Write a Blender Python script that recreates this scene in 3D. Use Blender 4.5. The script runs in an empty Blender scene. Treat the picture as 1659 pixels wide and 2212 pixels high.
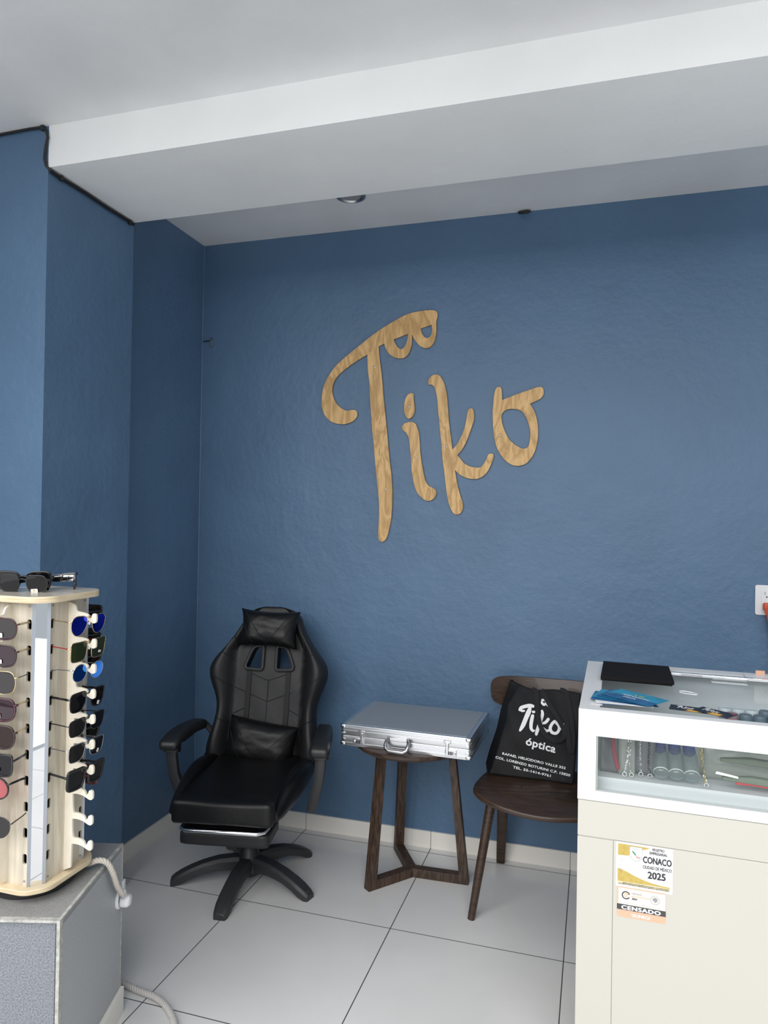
import bpy, math, random
from mathutils import Vector, Matrix, noise

R = math.radians
C = bpy.context.scene.collection
scene = bpy.context.scene
random.seed(7)

# ------------------------------------------------------------------ camera
cam_data = bpy.data.cameras.new('camera')
cam = bpy.data.objects.new('camera', cam_data)
C.objects.link(cam)
yaw, pitch, roll, FPX = 0.292, 0.0085, 0.0165, 1521.3
f = Vector((-math.sin(yaw) * math.cos(pitch), math.cos(yaw) * math.cos(pitch), math.sin(pitch)))
r0 = Vector((math.cos(yaw), math.sin(yaw), 0))
u0 = r0.cross(f)
r1 = math.cos(roll) * r0 + math.sin(roll) * u0
u1 = -math.sin(roll) * r0 + math.cos(roll) * u0
m = Matrix(((r1.x, u1.x, -f.x, 1.283), (r1.y, u1.y, -f.y, -3.0884), (r1.z, u1.z, -f.z, 1.466), (0, 0, 0, 1)))
cam.matrix_world = m
cam_data.sensor_fit = 'VERTICAL'
cam_data.sensor_height = 36.0
cam_data.lens = FPX * 36.0 / 2212.0
cam_data.clip_start = 0.05
scene.camera = cam

# ------------------------------------------------------------------ world, light, exposure
world = bpy.data.worlds.new('daylight')
scene.world = world
world.use_nodes = True
bg = world.node_tree.nodes['Background']
bg.inputs['Color'].default_value = (0.86, 0.93, 1.0, 1)
bg.inputs['Strength'].default_value = 0.45

def area(name, loc, rot, sx, sy, power, col):
    l = bpy.data.lights.new(name, 'AREA')
    l.shape = 'RECTANGLE'; l.size = sx; l.size_y = sy; l.energy = power; l.color = col
    o = bpy.data.objects.new(name, l); C.objects.link(o)
    o.location = loc; o.rotation_euler = rot
    return o
# daylight through the open shop front behind the camera
area('street_daylight', (-0.2, -6.6, 5.2), (R(56), 0, R(-3)), 9.0, 7.0, 790, (1.0, 0.99, 0.985))
# sunlit pavement in front of the shop
area('pavement_bounce', (0.8, -5.6, -0.02), (R(180), 0, 0), 9.0, 3.8, 125, (1.0, 0.99, 0.97))

scene.view_settings.view_transform = 'Standard'
scene.view_settings.look = 'None'
scene.view_settings.gamma = 1.0
scene.view_settings.exposure = 0.19
scene.view_settings.use_curve_mapping = False
scene.cycles.use_denoising = True
scene.cycles.max_bounces = 10
scene.cycles.transparent_max_bounces = 16
scene.cycles.caustics_reflective = False
scene.cycles.caustics_refractive = False

# ------------------------------------------------------------------ materials
def nmat(name):
    mt = bpy.data.materials.new(name); mt.use_nodes = True
    nt = mt.node_tree
    return mt, nt, nt.nodes['Principled BSDF']

def pmat(name, col, rough=0.5, metal=0.0, spec=0.5, coat=0.0, bump=0.0, bscale=200, var=0.0, vscale=6, trans=0.0, sheen=0.0, detail=3):
    mt, nt, b = nmat(name)
    b.inputs['Base Color'].default_value = (*col, 1)
    b.inputs['Roughness'].default_value = rough
    b.inputs['Metallic'].default_value = metal
    b.inputs['Specular IOR Level'].default_value = spec
    b.inputs['Coat Weight'].default_value = coat
    b.inputs['Transmission Weight'].default_value = trans
    tc = nt.nodes.new('ShaderNodeTexCoord')
    if bump > 0:
        n = nt.nodes.new('ShaderNodeTexNoise'); n.inputs['Scale'].default_value = bscale; n.inputs['Detail'].default_value = detail
        bp = nt.nodes.new('ShaderNodeBump'); bp.inputs['Strength'].default_value = bump; bp.inputs['Distance'].default_value = 0.002
        nt.links.new(tc.outputs['Object'], n.inputs['Vector'])
        nt.links.new(n.outputs['Fac'], bp.inputs['Height']); nt.links.new(bp.outputs['Normal'], b.inputs['Normal'])
    if var > 0:
        n = nt.nodes.new('ShaderNodeTexNoise'); n.inputs['Scale'].default_value = vscale; n.inputs['Detail'].default_value = 5
        nt.links.new(tc.outputs['Object'], n.inputs['Vector'])
        rp = nt.nodes.new('ShaderNodeValToRGB')
        rp.color_ramp.elements[0].position = 0.3; rp.color_ramp.elements[1].position = 0.7
        rp.color_ramp.elements[0].color = (*[c * (1 - var) for c in col], 1)
        rp.color_ramp.elements[1].color = (*[min(1, c * (1 + var)) for c in col], 1)
        nt.links.new(n.outputs['Fac'], rp.inputs['Fac']); nt.links.new(rp.outputs['Color'], b.inputs['Base Color'])
    return mt

def woodmat(name, c1, c2, scale=(3, 3, 40), rough=0.45, dist=3.0, coat=0.0, axis='X', wave=6.0, spec=0.5, cathedral=False):
    """streaky grain running along the stretched axis"""
    mt, nt, b = nmat(name)
    b.inputs['Roughness'].default_value = rough
    b.inputs['Coat Weight'].default_value = coat
    b.inputs['Specular IOR Level'].default_value = spec
    tc = nt.nodes.new('ShaderNodeTexCoord')
    mp = nt.nodes.new('ShaderNodeMapping'); mp.inputs['Scale'].default_value = scale
    nt.links.new(tc.outputs['Object'], mp.inputs['Vector'])
    n = nt.nodes.new('ShaderNodeTexNoise'); n.inputs['Scale'].default_value = 1.0; n.inputs['Detail'].default_value = 6
    n.inputs['Distortion'].default_value = dist * 0.2
    nt.links.new(mp.outputs['Vector'], n.inputs['Vector'])
    ma = nt.nodes.new('ShaderNodeMath'); ma.operation = 'MULTIPLY'; ma.inputs[1].default_value = wave
    nt.links.new(n.outputs['Fac'], ma.inputs[0])
    fr = nt.nodes.new('ShaderNodeMath'); fr.operation = 'PINGPONG'; fr.inputs[1].default_value = 0.5
    nt.links.new(ma.outputs[0], fr.inputs[0])
    n2 = nt.nodes.new('ShaderNodeTexNoise'); n2.inputs['Scale'].default_value = 6.0; n2.inputs['Detail'].default_value = 4
    nt.links.new(mp.outputs['Vector'], n2.inputs['Vector'])
    ad = nt.nodes.new('ShaderNodeMath'); ad.operation = 'MULTIPLY_ADD'; ad.inputs[1].default_value = 0.45
    nt.links.new(n2.outputs['Fac'], ad.inputs[0]); nt.links.new(fr.outputs[0], ad.inputs[2])
    rp = nt.nodes.new('ShaderNodeValToRGB')
    rp.color_ramp.elements[0].position = 0.25; rp.color_ramp.elements[1].position = 0.75
    rp.color_ramp.elements[0].color = (*c1, 1); rp.color_ramp.elements[1].color = (*c2, 1)
    nt.links.new(ad.outputs[0], rp.inputs['Fac']); nt.links.new(rp.outputs['Color'], b.inputs['Base Color'])
    bp = nt.nodes.new('ShaderNodeBump'); bp.inputs['Strength'].default_value = 0.08; bp.inputs['Distance'].default_value = 0.001
    nt.links.new(ad.outputs[0], bp.inputs['Height']); nt.links.new(bp.outputs['Normal'], b.inputs['Normal'])
    return mt

def lensmat(name, tint, opac, refl=(1, 1, 1), reflw=0.25, rough=0.03, base=(0.01, 0.01, 0.012)):
    """tinted see-through lens: transparent tint mixed with a glossy body"""
    mt = bpy.data.materials.new(name); mt.use_nodes = True
    nt = mt.node_tree; nt.nodes.clear()
    out = nt.nodes.new('ShaderNodeOutputMaterial')
    tr = nt.nodes.new('ShaderNodeBsdfTransparent'); tr.inputs['Color'].default_value = (*tint, 1)
    pr = nt.nodes.new('ShaderNodeBsdfPrincipled'); pr.inputs['Base Color'].default_value = (*base, 1)
    pr.inputs['Roughness'].default_value = rough
    pr.inputs['Specular IOR Level'].default_value = 0.12
    mx = nt.nodes.new('ShaderNodeMixShader'); mx.inputs[0].default_value = opac
    gl = nt.nodes.new('ShaderNodeBsdfGlossy'); gl.inputs['Color'].default_value = (*refl, 1); gl.inputs['Roughness'].default_value = rough
    mx2 = nt.nodes.new('ShaderNodeMixShader')
    lw = nt.nodes.new('ShaderNodeLayerWeight'); lw.inputs['Blend'].default_value = 0.35
    ma = nt.nodes.new('ShaderNodeMath'); ma.operation = 'MULTIPLY_ADD'; ma.inputs[1].default_value = 0.5 if reflw > 0.5 else 0.10; ma.inputs[2].default_value = reflw if reflw > 0.5 else reflw * 0.3; ma.use_clamp = True
    nt.links.new(lw.outputs['Fresnel'], ma.inputs[0]); nt.links.new(ma.outputs[0], mx2.inputs[0])
    nt.links.new(tr.outputs[0], mx.inputs[1]); nt.links.new(pr.outputs[0], mx.inputs[2])
    nt.links.new(mx.outputs[0], mx2.inputs[1]); nt.links.new(gl.outputs[0], mx2.inputs[2])
    nt.links.new(mx2.outputs[0], out.inputs['Surface'])
    return mt

def wallmat(name, base, bump=0.5, rough=0.55, patch=0.06):
    mt, nt, b = nmat(name)
    b.inputs['Roughness'].default_value = rough
    tc = nt.nodes.new('ShaderNodeTexCoord')
    n1 = nt.nodes.new('ShaderNodeTexNoise'); n1.inputs['Scale'].default_value = 2.2; n1.inputs['Detail'].default_value = 6
    n2 = nt.nodes.new('ShaderNodeTexNoise'); n2.inputs['Scale'].default_value = 38; n2.inputs['Detail'].default_value = 6; n2.inputs['Roughness'].default_value = 0.6
    n3 = nt.nodes.new('ShaderNodeTexNoise'); n3.inputs['Scale'].default_value = 9; n3.inputs['Detail'].default_value = 2
    for n in (n1, n2, n3): nt.links.new(tc.outputs['Object'], n.inputs['Vector'])
    rp = nt.nodes.new('ShaderNodeValToRGB')
    rp.color_ramp.elements[0].position = 0.35; rp.color_ramp.elements[1].position = 0.65
    rp.color_ramp.elements[0].color = (*[c * (1 - patch) for c in base], 1)
    rp.color_ramp.elements[1].color = (*[min(1, c * (1 + patch)) for c in base], 1)
    nt.links.new(n1.outputs['Fac'], rp.inputs['Fac']); nt.links.new(rp.outputs['Color'], b.inputs['Base Color'])
    ad = nt.nodes.new('ShaderNodeMath'); ad.operation = 'MULTIPLY_ADD'; ad.inputs[1].default_value = 1.5
    nt.links.new(n3.outputs['Fac'], ad.inputs[0]); nt.links.new(n2.outputs['Fac'], ad.inputs[2])
    bp = nt.nodes.new('ShaderNodeBump'); bp.inputs['Strength'].default_value = bump; bp.inputs['Distance'].default_value = 0.004
    nt.links.new(ad.outputs[0], bp.inputs['Height']); nt.links.new(bp.outputs['Normal'], b.inputs['Normal'])
    return mt

def floormat():
    mt, nt, b = nmat('polished_floor_tile')
    tc = nt.nodes.new('ShaderNodeTexCoord'); sp = nt.nodes.new('ShaderNodeSeparateXYZ')
    nt.links.new(tc.outputs['Object'], sp.inputs[0])
    def line(sock, off, w):
        a = nt.nodes.new('ShaderNodeMath'); a.operation = 'ADD'; a.inputs[1].default_value = off
        nt.links.new(sock, a.inputs[0])
        p = nt.nodes.new('ShaderNodeMath'); p.operation = 'PINGPONG'; p.inputs[1].default_value = 0.3
        nt.links.new(a.outputs[0], p.inputs[0])
        l = nt.nodes.new('ShaderNodeMath'); l.operation = 'LESS_THAN'; l.inputs[1].default_value = w
        nt.links.new(p.outputs[0], l.inputs[0]); return l
    lx = line(sp.outputs['X'], 0.0, 0.0017); ly = line(sp.outputs['Y'], 0.053, 0.0017)
    mx = nt.nodes.new('ShaderNodeMath'); mx.operation = 'MAXIMUM'
    nt.links.new(lx.outputs[0], mx.inputs[0]); nt.links.new(ly.outputs[0], mx.inputs[1])
    n = nt.nodes.new('ShaderNodeTexNoise'); n.inputs['Scale'].default_value = 3.0; n.inputs['Detail'].default_value = 8
    nt.links.new(tc.outputs['Object'], n.inputs['Vector'])
    rp = nt.nodes.new('ShaderNodeValToRGB')
    rp.color_ramp.elements[0].position = 0.3; rp.color_ramp.elements[1].position = 0.75
    rp.color_ramp.elements[0].color = (0.66, 0.655, 0.645, 1); rp.color_ramp.elements[1].color = (0.72, 0.715, 0.705, 1)
    nt.links.new(n.outputs['Fac'], rp.inputs['Fac'])
    mc = nt.nodes.new('ShaderNodeMix'); mc.data_type = 'RGBA'
    nt.links.new(mx.outputs[0], mc.inputs['Factor']); nt.links.new(rp.outputs['Color'], mc.inputs[6])
    mc.inputs[7].default_value = (0.05, 0.05, 0.05, 1)
    nt.links.new(mc.outputs[2], b.inputs['Base Color'])
    mr = nt.nodes.new('ShaderNodeMath'); mr.operation = 'MULTIPLY_ADD'; mr.inputs[1].default_value = 0.6; mr.inputs[2].default_value = 0.16
    nt.links.new(mx.outputs[0], mr.inputs[0]); nt.links.new(mr.outputs[0], b.inputs['Roughness'])
    return mt

def skirtmat(name, joint_axis, off):
    mt, nt, b = nmat(name)
    b.inputs['Roughness'].default_value = 0.3
    tc = nt.nodes.new('ShaderNodeTexCoord'); sp = nt.nodes.new('ShaderNodeSeparateXYZ')
    nt.links.new(tc.outputs['Object'], sp.inputs[0])
    a = nt.nodes.new('ShaderNodeMath'); a.operation = 'ADD'; a.inputs[1].default_value = off
    nt.links.new(sp.outputs[joint_axis], a.inputs[0])
    p = nt.nodes.new('ShaderNodeMath'); p.operation = 'PINGPONG'; p.inputs[1].default_value = 0.3
    nt.links.new(a.outputs[0], p.inputs[0])
    l = nt.nodes.new('ShaderNodeMath'); l.operation = 'LESS_THAN'; l.inputs[1].default_value = 0.0013
    nt.links.new(p.outputs[0], l.inputs[0])
    mc = nt.nodes.new('ShaderNodeMix'); mc.data_type = 'RGBA'
    nt.links.new(l.outputs[0], mc.inputs['Factor'])
    mc.inputs[6].default_value = (0.82, 0.79, 0.73, 1); mc.inputs[7].default_value = (0.2, 0.19, 0.18, 1)
    nt.links.new(mc.outputs[2], b.inputs['Base Color'])
    return mt

M = {}
M['blue'] = wallmat('blue_wall_paint', (0.087, 0.162, 0.267), 0.8, 0.46)
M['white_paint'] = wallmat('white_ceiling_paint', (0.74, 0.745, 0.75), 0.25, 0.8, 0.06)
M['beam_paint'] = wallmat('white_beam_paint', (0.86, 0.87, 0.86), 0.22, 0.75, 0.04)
M['floor'] = floormat()
M['skirt_x'] = skirtmat('cream_skirting_tile', 'X', 0.0)
M['skirt_y'] = skirtmat('cream_skirting_tile_side', 'Y', 0.053)
M['plywood'] = woodmat('golden_plywood', (0.46, 0.27, 0.095), (0.70, 0.445, 0.19), (13, 3.2, 13), 0.5, 4, wave=6)
M['leather'] = pmat('black_faux_leather', (0.004, 0.004, 0.0045), 0.42, spec=0.35, bump=0.25, bscale=120)
M['leather_mat'] = pmat('black_matte_faux_leather', (0.012, 0.012, 0.013), 0.5, spec=0.4, bump=0.3, bscale=60)
M['blk_plastic'] = pmat('black_plastic', (0.014, 0.014, 0.015), 0.42, bump=0.12, bscale=300)
M['blk_plastic_g'] = pmat('dark_grey_plastic', (0.030, 0.030, 0.032), 0.45, bump=0.1, bscale=300)
M['blk_metal'] = pmat('black_painted_metal', (0.012, 0.012, 0.012), 0.25, metal=0.3)
M['thread'] = pmat('black_stitching', (0.006, 0.006, 0.006), 0.7)
M['chrome'] = pmat('chrome', (0.8, 0.8, 0.82), 0.12, metal=1.0)
M['steel'] = pmat('dull_steel', (0.45, 0.45, 0.46), 0.35, metal=1.0)
M['alu'] = pmat('brushed_aluminium', (0.78, 0.79, 0.81), 0.3, metal=1.0, bump=0.05, bscale=400)
M['alu_panel'] = pmat('grey_briefcase_panel', (0.30, 0.33, 0.36), 0.42, metal=0.15, bump=0.05, bscale=600)
M['walnut'] = woodmat('dark_walnut_wood', (0.030, 0.017, 0.010), (0.085, 0.050, 0.032), (30, 30, 5), 0.5, 2)
M['walnut_top'] = woodmat('dark_walnut_tabletop', (0.030, 0.018, 0.012), (0.07, 0.042, 0.030), (4, 40, 10), 0.4, 2)
M['mahogany'] = woodmat('dark_brown_chair_wood', (0.026, 0.013, 0.007), (0.052, 0.028, 0.016), (5, 30, 60), 0.38, 1.5, coat=0.15, wave=3)
M['bag'] = pmat('black_nonwoven_fabric', (0.005, 0.005, 0.006), 0.55, spec=0.3, bump=0.5, bscale=900)
M['print_white'] = pmat('white_print', (0.80, 0.80, 0.80), 0.6)
M['white_lam'] = pmat('white_laminate', (0.73, 0.74, 0.745), 0.4)
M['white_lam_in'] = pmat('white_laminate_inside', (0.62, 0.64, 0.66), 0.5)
M['cream_lam'] = pmat('cream_laminate', (0.55, 0.535, 0.475), 0.4)
M['gap'] = pmat('dark_gap', (0.25, 0.24, 0.21), 0.8)
M['pale_wood'] = woodmat('pale_ash_laminate', (0.50, 0.45, 0.36), (0.66, 0.60, 0.49), (26, 2.4, 26), 0.5, 2.5, wave=4)
M['pale_edge'] = woodmat('pale_ply_edge', (0.58, 0.46, 0.29), (0.74, 0.62, 0.43), (6, 6, 120), 0.5, 1, wave=3)
M['fin_wood'] = pmat('cream_plywood_fin', (0.80, 0.74, 0.62), 0.5, var=0.06, vscale=20)
M['mirror'] = pmat('mirror_glass', (0.92, 0.93, 0.94), 0.015, metal=1.0)
M['alu_trim'] = pmat('satin_aluminium_trim', (0.42, 0.45, 0.50), 0.35, metal=0.7)
M['dark_in'] = pmat('dark_cavity', (0.01, 0.008, 0.006), 0.9)
M['paper'] = pmat('white_sticker_paper', (0.85, 0.85, 0.85), 0.5)
M['ink'] = pmat('dark_ink', (0.035, 0.035, 0.042), 0.6)
M['grey_ink'] = pmat('grey_ink', (0.30, 0.30, 0.31), 0.6)
M['gold_ink'] = pmat('gold_ink', (0.52, 0.39, 0.10), 0.5, var=0.12, vscale=80)
M['salmon'] = pmat('salmon_ink', (0.83, 0.44, 0.30), 0.5)
M['cream_paper'] = pmat('cream_sticker_paper', (0.84, 0.76, 0.68), 0.5)
M['green_ink'] = pmat('green_ink', (0.05, 0.25, 0.12), 0.5)
M['red_ink'] = pmat('red_ink', (0.5, 0.05, 0.06), 0.5)
M['orange'] = pmat('orange_cord_rubber', (0.62, 0.085, 0.030), 0.4)
M['white_pl'] = pmat('white_plastic', (0.78, 0.78, 0.79), 0.3)
M['rope'] = pmat('cream_twisted_cable', (0.62, 0.57, 0.50), 0.6, bump=0.1)
M['rope_g'] = pmat('grey_twisted_cable', (0.55, 0.53, 0.50), 0.6, bump=0.1)
M['blk_cable'] = pmat('black_cable', (0.012, 0.012, 0.013), 0.45)
M['book'] = pmat('black_book_cloth', (0.010, 0.009, 0.010), 0.8, spec=0.15, bump=0.2, bscale=900)

def stonemat(name, base, spots, sc, bump):
    mt, nt, b = nmat(name)
    b.inputs['Roughness'].default_value = 0.4
    tc = nt.nodes.new('ShaderNodeTexCoord')
    n = nt.nodes.new('ShaderNodeTexNoise'); n.inputs['Scale'].default_value = sc; n.inputs['Detail'].default_value = 3
    nt.links.new(tc.outputs['Object'], n.inputs['Vector'])
    rp = nt.nodes.new('ShaderNodeValToRGB')
    rp.color_ramp.elements[0].position = 0.38; rp.color_ramp.elements[1].position = 0.62
    rp.color_ramp.elements[0].color = (*spots, 1); rp.color_ramp.elements[1].color = (*base, 1)
    nt.links.new(n.outputs['Fac'], rp.inputs['Fac']); nt.links.new(rp.outputs['Color'], b.inputs['Base Color'])
    bp = nt.nodes.new('ShaderNodeBump'); bp.inputs['Strength'].default_value = bump; bp.inputs['Distance'].default_value = 0.003
    nt.links.new(n.outputs['Fac'], bp.inputs['Height']); nt.links.new(bp.outputs['Normal'], b.inputs['Normal'])
    return mt
M['ped_top'] = stonemat('grey_speckled_slab', (0.30, 0.30, 0.295), (0.235, 0.235, 0.235), 300, 0.08)
M['ped_side'] = stonemat('grey_smooth_slab', (0.40, 0.42, 0.43), (0.35, 0.365, 0.375), 220, 0.05)
M['ped_front'] = stonemat('pitted_bluish_slab', (0.27, 0.285, 0.315), (0.16, 0.172, 0.20), 260, 1.0)
M['grout'] = pmat('worn_grout', (0.42, 0.42, 0.39), 0.8, bump=0.5, bscale=120, var=0.3, vscale=60)

def glassmat(name, tint=(0.97, 0.985, 0.98)):
    return lensmat(name, tint, 0.0, (1, 1, 1), 0.03, 0.01)
M['glass'] = glassmat('display_glass')
M['glass_edge'] = pmat('green_glass_edge', (0.35, 0.42, 0.36), 0.1)

# ------------------------------------------------------------------ mesh helpers
class MB:
    def __init__(s): s.v = []; s.f = []
    def add(s, vs, fs, mat=None):
        o = len(s.v)
        s.v += [tuple(mat @ Vector(v)) if mat else tuple(v) for v in vs]
        s.f += [tuple(i + o for i in q) for q in fs]
        return s
    def box(s, x0, x1, y0, y1, z0, z1, mat=None):
        vs = [(x0, y0, z0), (x1, y0, z0), (x1, y1, z0), (x0, y1, z0), (x0, y0, z1), (x1, y0, z1), (x1, y1, z1), (x0, y1, z1)]
        return s.add(vs, [(0, 3, 2, 1), (4, 5, 6, 7), (0, 1, 5, 4), (1, 2, 6, 5), (2, 3, 7, 6), (3, 0, 4, 7)], mat)
    def tube(s, pts, rad, n=10, closed=False, flat=None, caps=True, mat=None):
        """round (or flat=(w,h) rectangular-ish) tube along points, parallel transport frame"""
        P = [Vector(p) for p in pts]; N = len(P)
        T = []
        for i in range(N):
            a = P[i - 1] if (i > 0 or closed) else P[i]; b = P[(i + 1) % N] if (i < N - 1 or closed) else P[i]
            t = (b - a); T.append(t.normalized() if t.length > 1e-9 else Vector((0, 0, 1)))
        up = Vector((0, 0, 1)) if abs(T[0].z) < 0.9 else Vector((0, 1, 0))
        nrm = (up - T[0] * up.dot(T[0])).normalized()
        vs = []; fs = []
        for i in range(N):
            nrm = (nrm - T[i] * nrm.dot(T[i])).normalized(); bi = T[i].cross(nrm)
            rr = rad[i] if isinstance(rad, (list, tuple)) else rad
            for k in range(n):
                a = 2 * math.pi * k / n
                if flat:
                    fw, fh = flat
                    ca, sa = math.cos(a), math.sin(a); e = 0.45
                    x = math.copysign(abs(ca) ** e, ca) * fw * rr; y = math.copysign(abs(sa) ** e, sa) * fh * rr
                else: x = math.cos(a) * rr; y = math.sin(a) * rr
                vs.append(P[i] + bi * x + nrm * y)
        L = N if closed else N - 1
        for i in range(L):
            j = (i + 1) % N
            for k in range(n):
                k2 = (k + 1) % n
                fs.append((i * n + k, i * n + k2, j * n + k2, j * n + k))
        if not closed and caps:
            fs.append(tuple(range(n))[::-1]); fs.append(tuple((N - 1) * n + k for k in range(n)))
        return s.add(vs, fs, mat)
    def lathe(s, prof, n=32, mat=None, cap=True):
        vs = []; fs = []
        for (rr, z) in prof:
            for k in range(n):
                a = 2 * math.pi * k / n; vs.append((rr * math.cos(a), rr * math.sin(a), z))
        for i in range(len(prof) - 1):
            for k in range(n):
                k2 = (k + 1) % n; fs.append((i * n + k, i * n + k2, (i + 1) * n + k2, (i + 1) * n + k))
        if cap:
            fs.append(tuple(range(n))[::-1]); fs.append(tuple((len(prof) - 1) * n + k for k in range(n)))
        return s.add(vs, fs, mat)
    def loft(s, rings, closed_ring=True, caps=True, mat=None):
        n = len(rings[0]); vs = [v for rg in rings for v in rg]; fs = []
        for i in range(len(rings) - 1):
            for k in range(n if closed_ring else n - 1):
                k2 = (k + 1) % n; fs.append((i * n + k, i * n + k2, (i + 1) * n + k2, (i + 1) * n + k))
        if caps and closed_ring:
            fs.append(tuple(range(n))[::-1]); fs.append(tuple((len(rings) - 1) * n + k for k in range(n)))
        return s.add(vs, fs, mat)
    def grid(s, fn, nu, nv, mat=None):
        vs = [fn(i / nu, j / nv) for j in range(nv + 1) for i in range(nu + 1)]
        fs = [(j * (nu + 1) + i, j * (nu + 1) + i + 1, (j + 1) * (nu + 1) + i + 1, (j + 1) * (nu + 1) + i) for j in range(nv) for i in range(nu)]
        return s.add(vs, fs, mat)
    def mesh(s, name):
        me = bpy.data.meshes.new(name); me.from_pydata(s.v, [], s.f); me.validate(); me.update(); return me
    def build(s, name, mat, parent=None, smooth=True, bevel=0, bseg=2, sub=0, solid=0, angle=35, loc=None, rot=None, mw=None):
        return put(name, s.mesh(name), mat, parent, smooth, bevel, bseg, sub, solid, angle, loc, rot, mw)

def fixn(me):
    import bmesh
    b = bmesh.new(); b.from_mesh(me); bmesh.ops.recalc_face_normals(b, faces=b.faces); b.to_mesh(me); b.free()

def put(name, me, mat, parent=None, smooth=True, bevel=0, bseg=2, sub=0, solid=0, angle=35, loc=None, rot=None, mw=None):
    fixn(me)
    o = bpy.data.objects.new(name, me); C.objects.link(o)
    me.materials.clear()
    for mm in (mat if isinstance(mat, list) else [mat]): me.materials.append(mm)
    if smooth:
        for p in me.polygons: p.use_smooth = True
        try: me.set_sharp_from_angle(angle=R(angle))
        except Exception: pass
    if mw is not None: o.matrix_local = mw
    if loc: o.location = loc
    if rot: o.rotation_euler = rot
    if parent: o.parent = parent
    if solid:
        d = o.modifiers.new('solid', 'SOLIDIFY'); d.thickness = solid; d.offset = 0
    if bevel:
        d = o.modifiers.new('bevel', 'BEVEL'); d.width = bevel; d.segments = bseg; d.limit_method = 'ANGLE'; d.angle_limit = R(40)
    if sub:
        d = o.modifiers.new('sub', 'SUBSURF'); d.levels = sub; d.render_levels = sub
    return o

def smoothpoly(pts, seg=5, corners=()):
    """closed Catmull-Rom through the points; indices in corners stay sharp"""
    n = len(pts); out = []
    for i in range(n):
        p1, p2 = pts[i], pts[(i + 1) % n]
        p0 = pts[i - 1] if i not in corners else p1
        p3 = pts[(i + 2) % n] if ((i + 1) % n) not in corners else p2
        for k in range(seg):
            t = k / seg; t2 = t * t; t3 = t2 * t
            out.append(tuple(0.5 * (2 * p1[j] + (p2[j] - p0[j]) * t + (2 * p0[j] - 5 * p1[j] + 4 * p2[j] - p3[j]) * t2 + (3 * p1[j] - p0[j] - 3 * p2[j] + p3[j]) * t3) for j in (0, 1)))
    return out

def flat(polys, thick, bevel=0.0):
    """filled 2D shape with holes -> mesh in XY, thickness along Z centred on 0"""
    cu = bpy.data.curves.new('outline', 'CURVE'); cu.dimensions = '2D'; cu.fill_mode = 'BOTH'
    cu.extrude = max(thick / 2 - bevel, 0); cu.bevel_depth = bevel; cu.bevel_resolution = 1 if bevel else 0
    cu.offset = -bevel
    for pl in polys:
        sp = cu.splines.new('POLY'); sp.points.add(len(pl) - 1); sp.use_cyclic_u = True
        for p, q in zip(sp.points, pl): p.co = (q[0], q[1], 0, 1)
    o = bpy.data.objects.new('outline', cu)
    me = bpy.data.meshes.new_from_object(o); bpy.data.objects.remove(o); bpy.data.curves.remove(cu)
    return me

def textmesh(body, size, sx=1.0, bold=0.0, align='LEFT', extrude=0.0, spacing=1.0, shear=0.0):
    cu = bpy.data.curves.new('lettering', 'FONT'); cu.body = body; cu.size = size; cu.align_x = align
    cu.offset = max(bold, 0); cu.extrude = extrude; cu.space_character = spacing; cu.resolution_u = 3; cu.shear = shear
    o = bpy.data.objects.new('lettering', cu)
    me = bpy.data.meshes.new_from_object(o); bpy.data.objects.remove(o); bpy.data.curves.remove(cu)
    for v in me.vertices: v.co.x *= sx
    if bold < 0:      # heavier strokes from copies shifted sideways and up
        me = joinmesh([(me, Matrix.Translation((dx * -bold, dy * -bold, .00003 * i))) for i, (dx, dy) in enumerate(((-1, 0), (1, 0), (0, -.7), (0, .7), (.5, .5), (-.5, -.5)))])
    return me

def joinmesh(items, name='joined'):
    """items: (mesh, matrix) -> one mesh"""
    vs = []; fs = []
    for me, mt in items:
        o = len(vs); vs += [tuple((mt @ v.co) if mt else v.co) for v in me.vertices]
        fs += [tuple(i + o for i in p.vertices) for p in me.polygons]
    out = bpy.data.meshes.new(name); out.from_pydata(vs, [], fs); out.update(); return out

def XZ(x=0, y=0, z=0, rz=0):
    """maps a flat shape's XY onto the world XZ plane facing -Y"""
    return Matrix.Translation((x, y, z)) @ Matrix.Rotation(rz, 4, 'Z') @ Matrix.Rotation(R(90), 4, 'X')

def thing(name, label, cat, loc=(0, 0, 0), rz=0, group=None):
    o = bpy.data.objects.new(name, None); C.objects.link(o)
    o.location = loc; o.rotation_euler = (0, 0, rz); o.empty_display_size = 0.05
    return tag(o, label, cat, group)
def tag(o, label, cat, group=None):
    o['label'] = label; o['category'] = cat
    if group: o['group'] = group
    return o
def struct(o): o['kind'] = 'structure'; return o

def roundpoly(pts, r, n=4):
    out = []; N = len(pts)
    for i in range(N):
        p = Vector(pts[i]); a = (Vector(pts[i - 1]) - p); b = (Vector(pts[(i + 1) % N]) - p)
        ra = min(r, a.length * .45, b.length * .45); A = p + a.normalized() * ra; B = p + b.normalized() * ra
        for k in range(n + 1):
            t = k / n; q = A * (1 - t) ** 2 + p * 2 * t * (1 - t) + B * t * t; out.append((q.x, q.y))
    return out

def roundrect(w, h, r, n=5, cx=0, cy=0):
    out = []
    for (sx, sy, a0) in ((1, 1, 0), (-1, 1, 90), (-1, -1, 180), (1, -1, 270)):
        for k in range(n + 1):
            a = R(a0 + 90 * k / n)
            out.append((cx + sx * (w / 2 - r) + r * math.cos(a), cy + sy * (h / 2 - r) + r * math.sin(a)))
    return out

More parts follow.
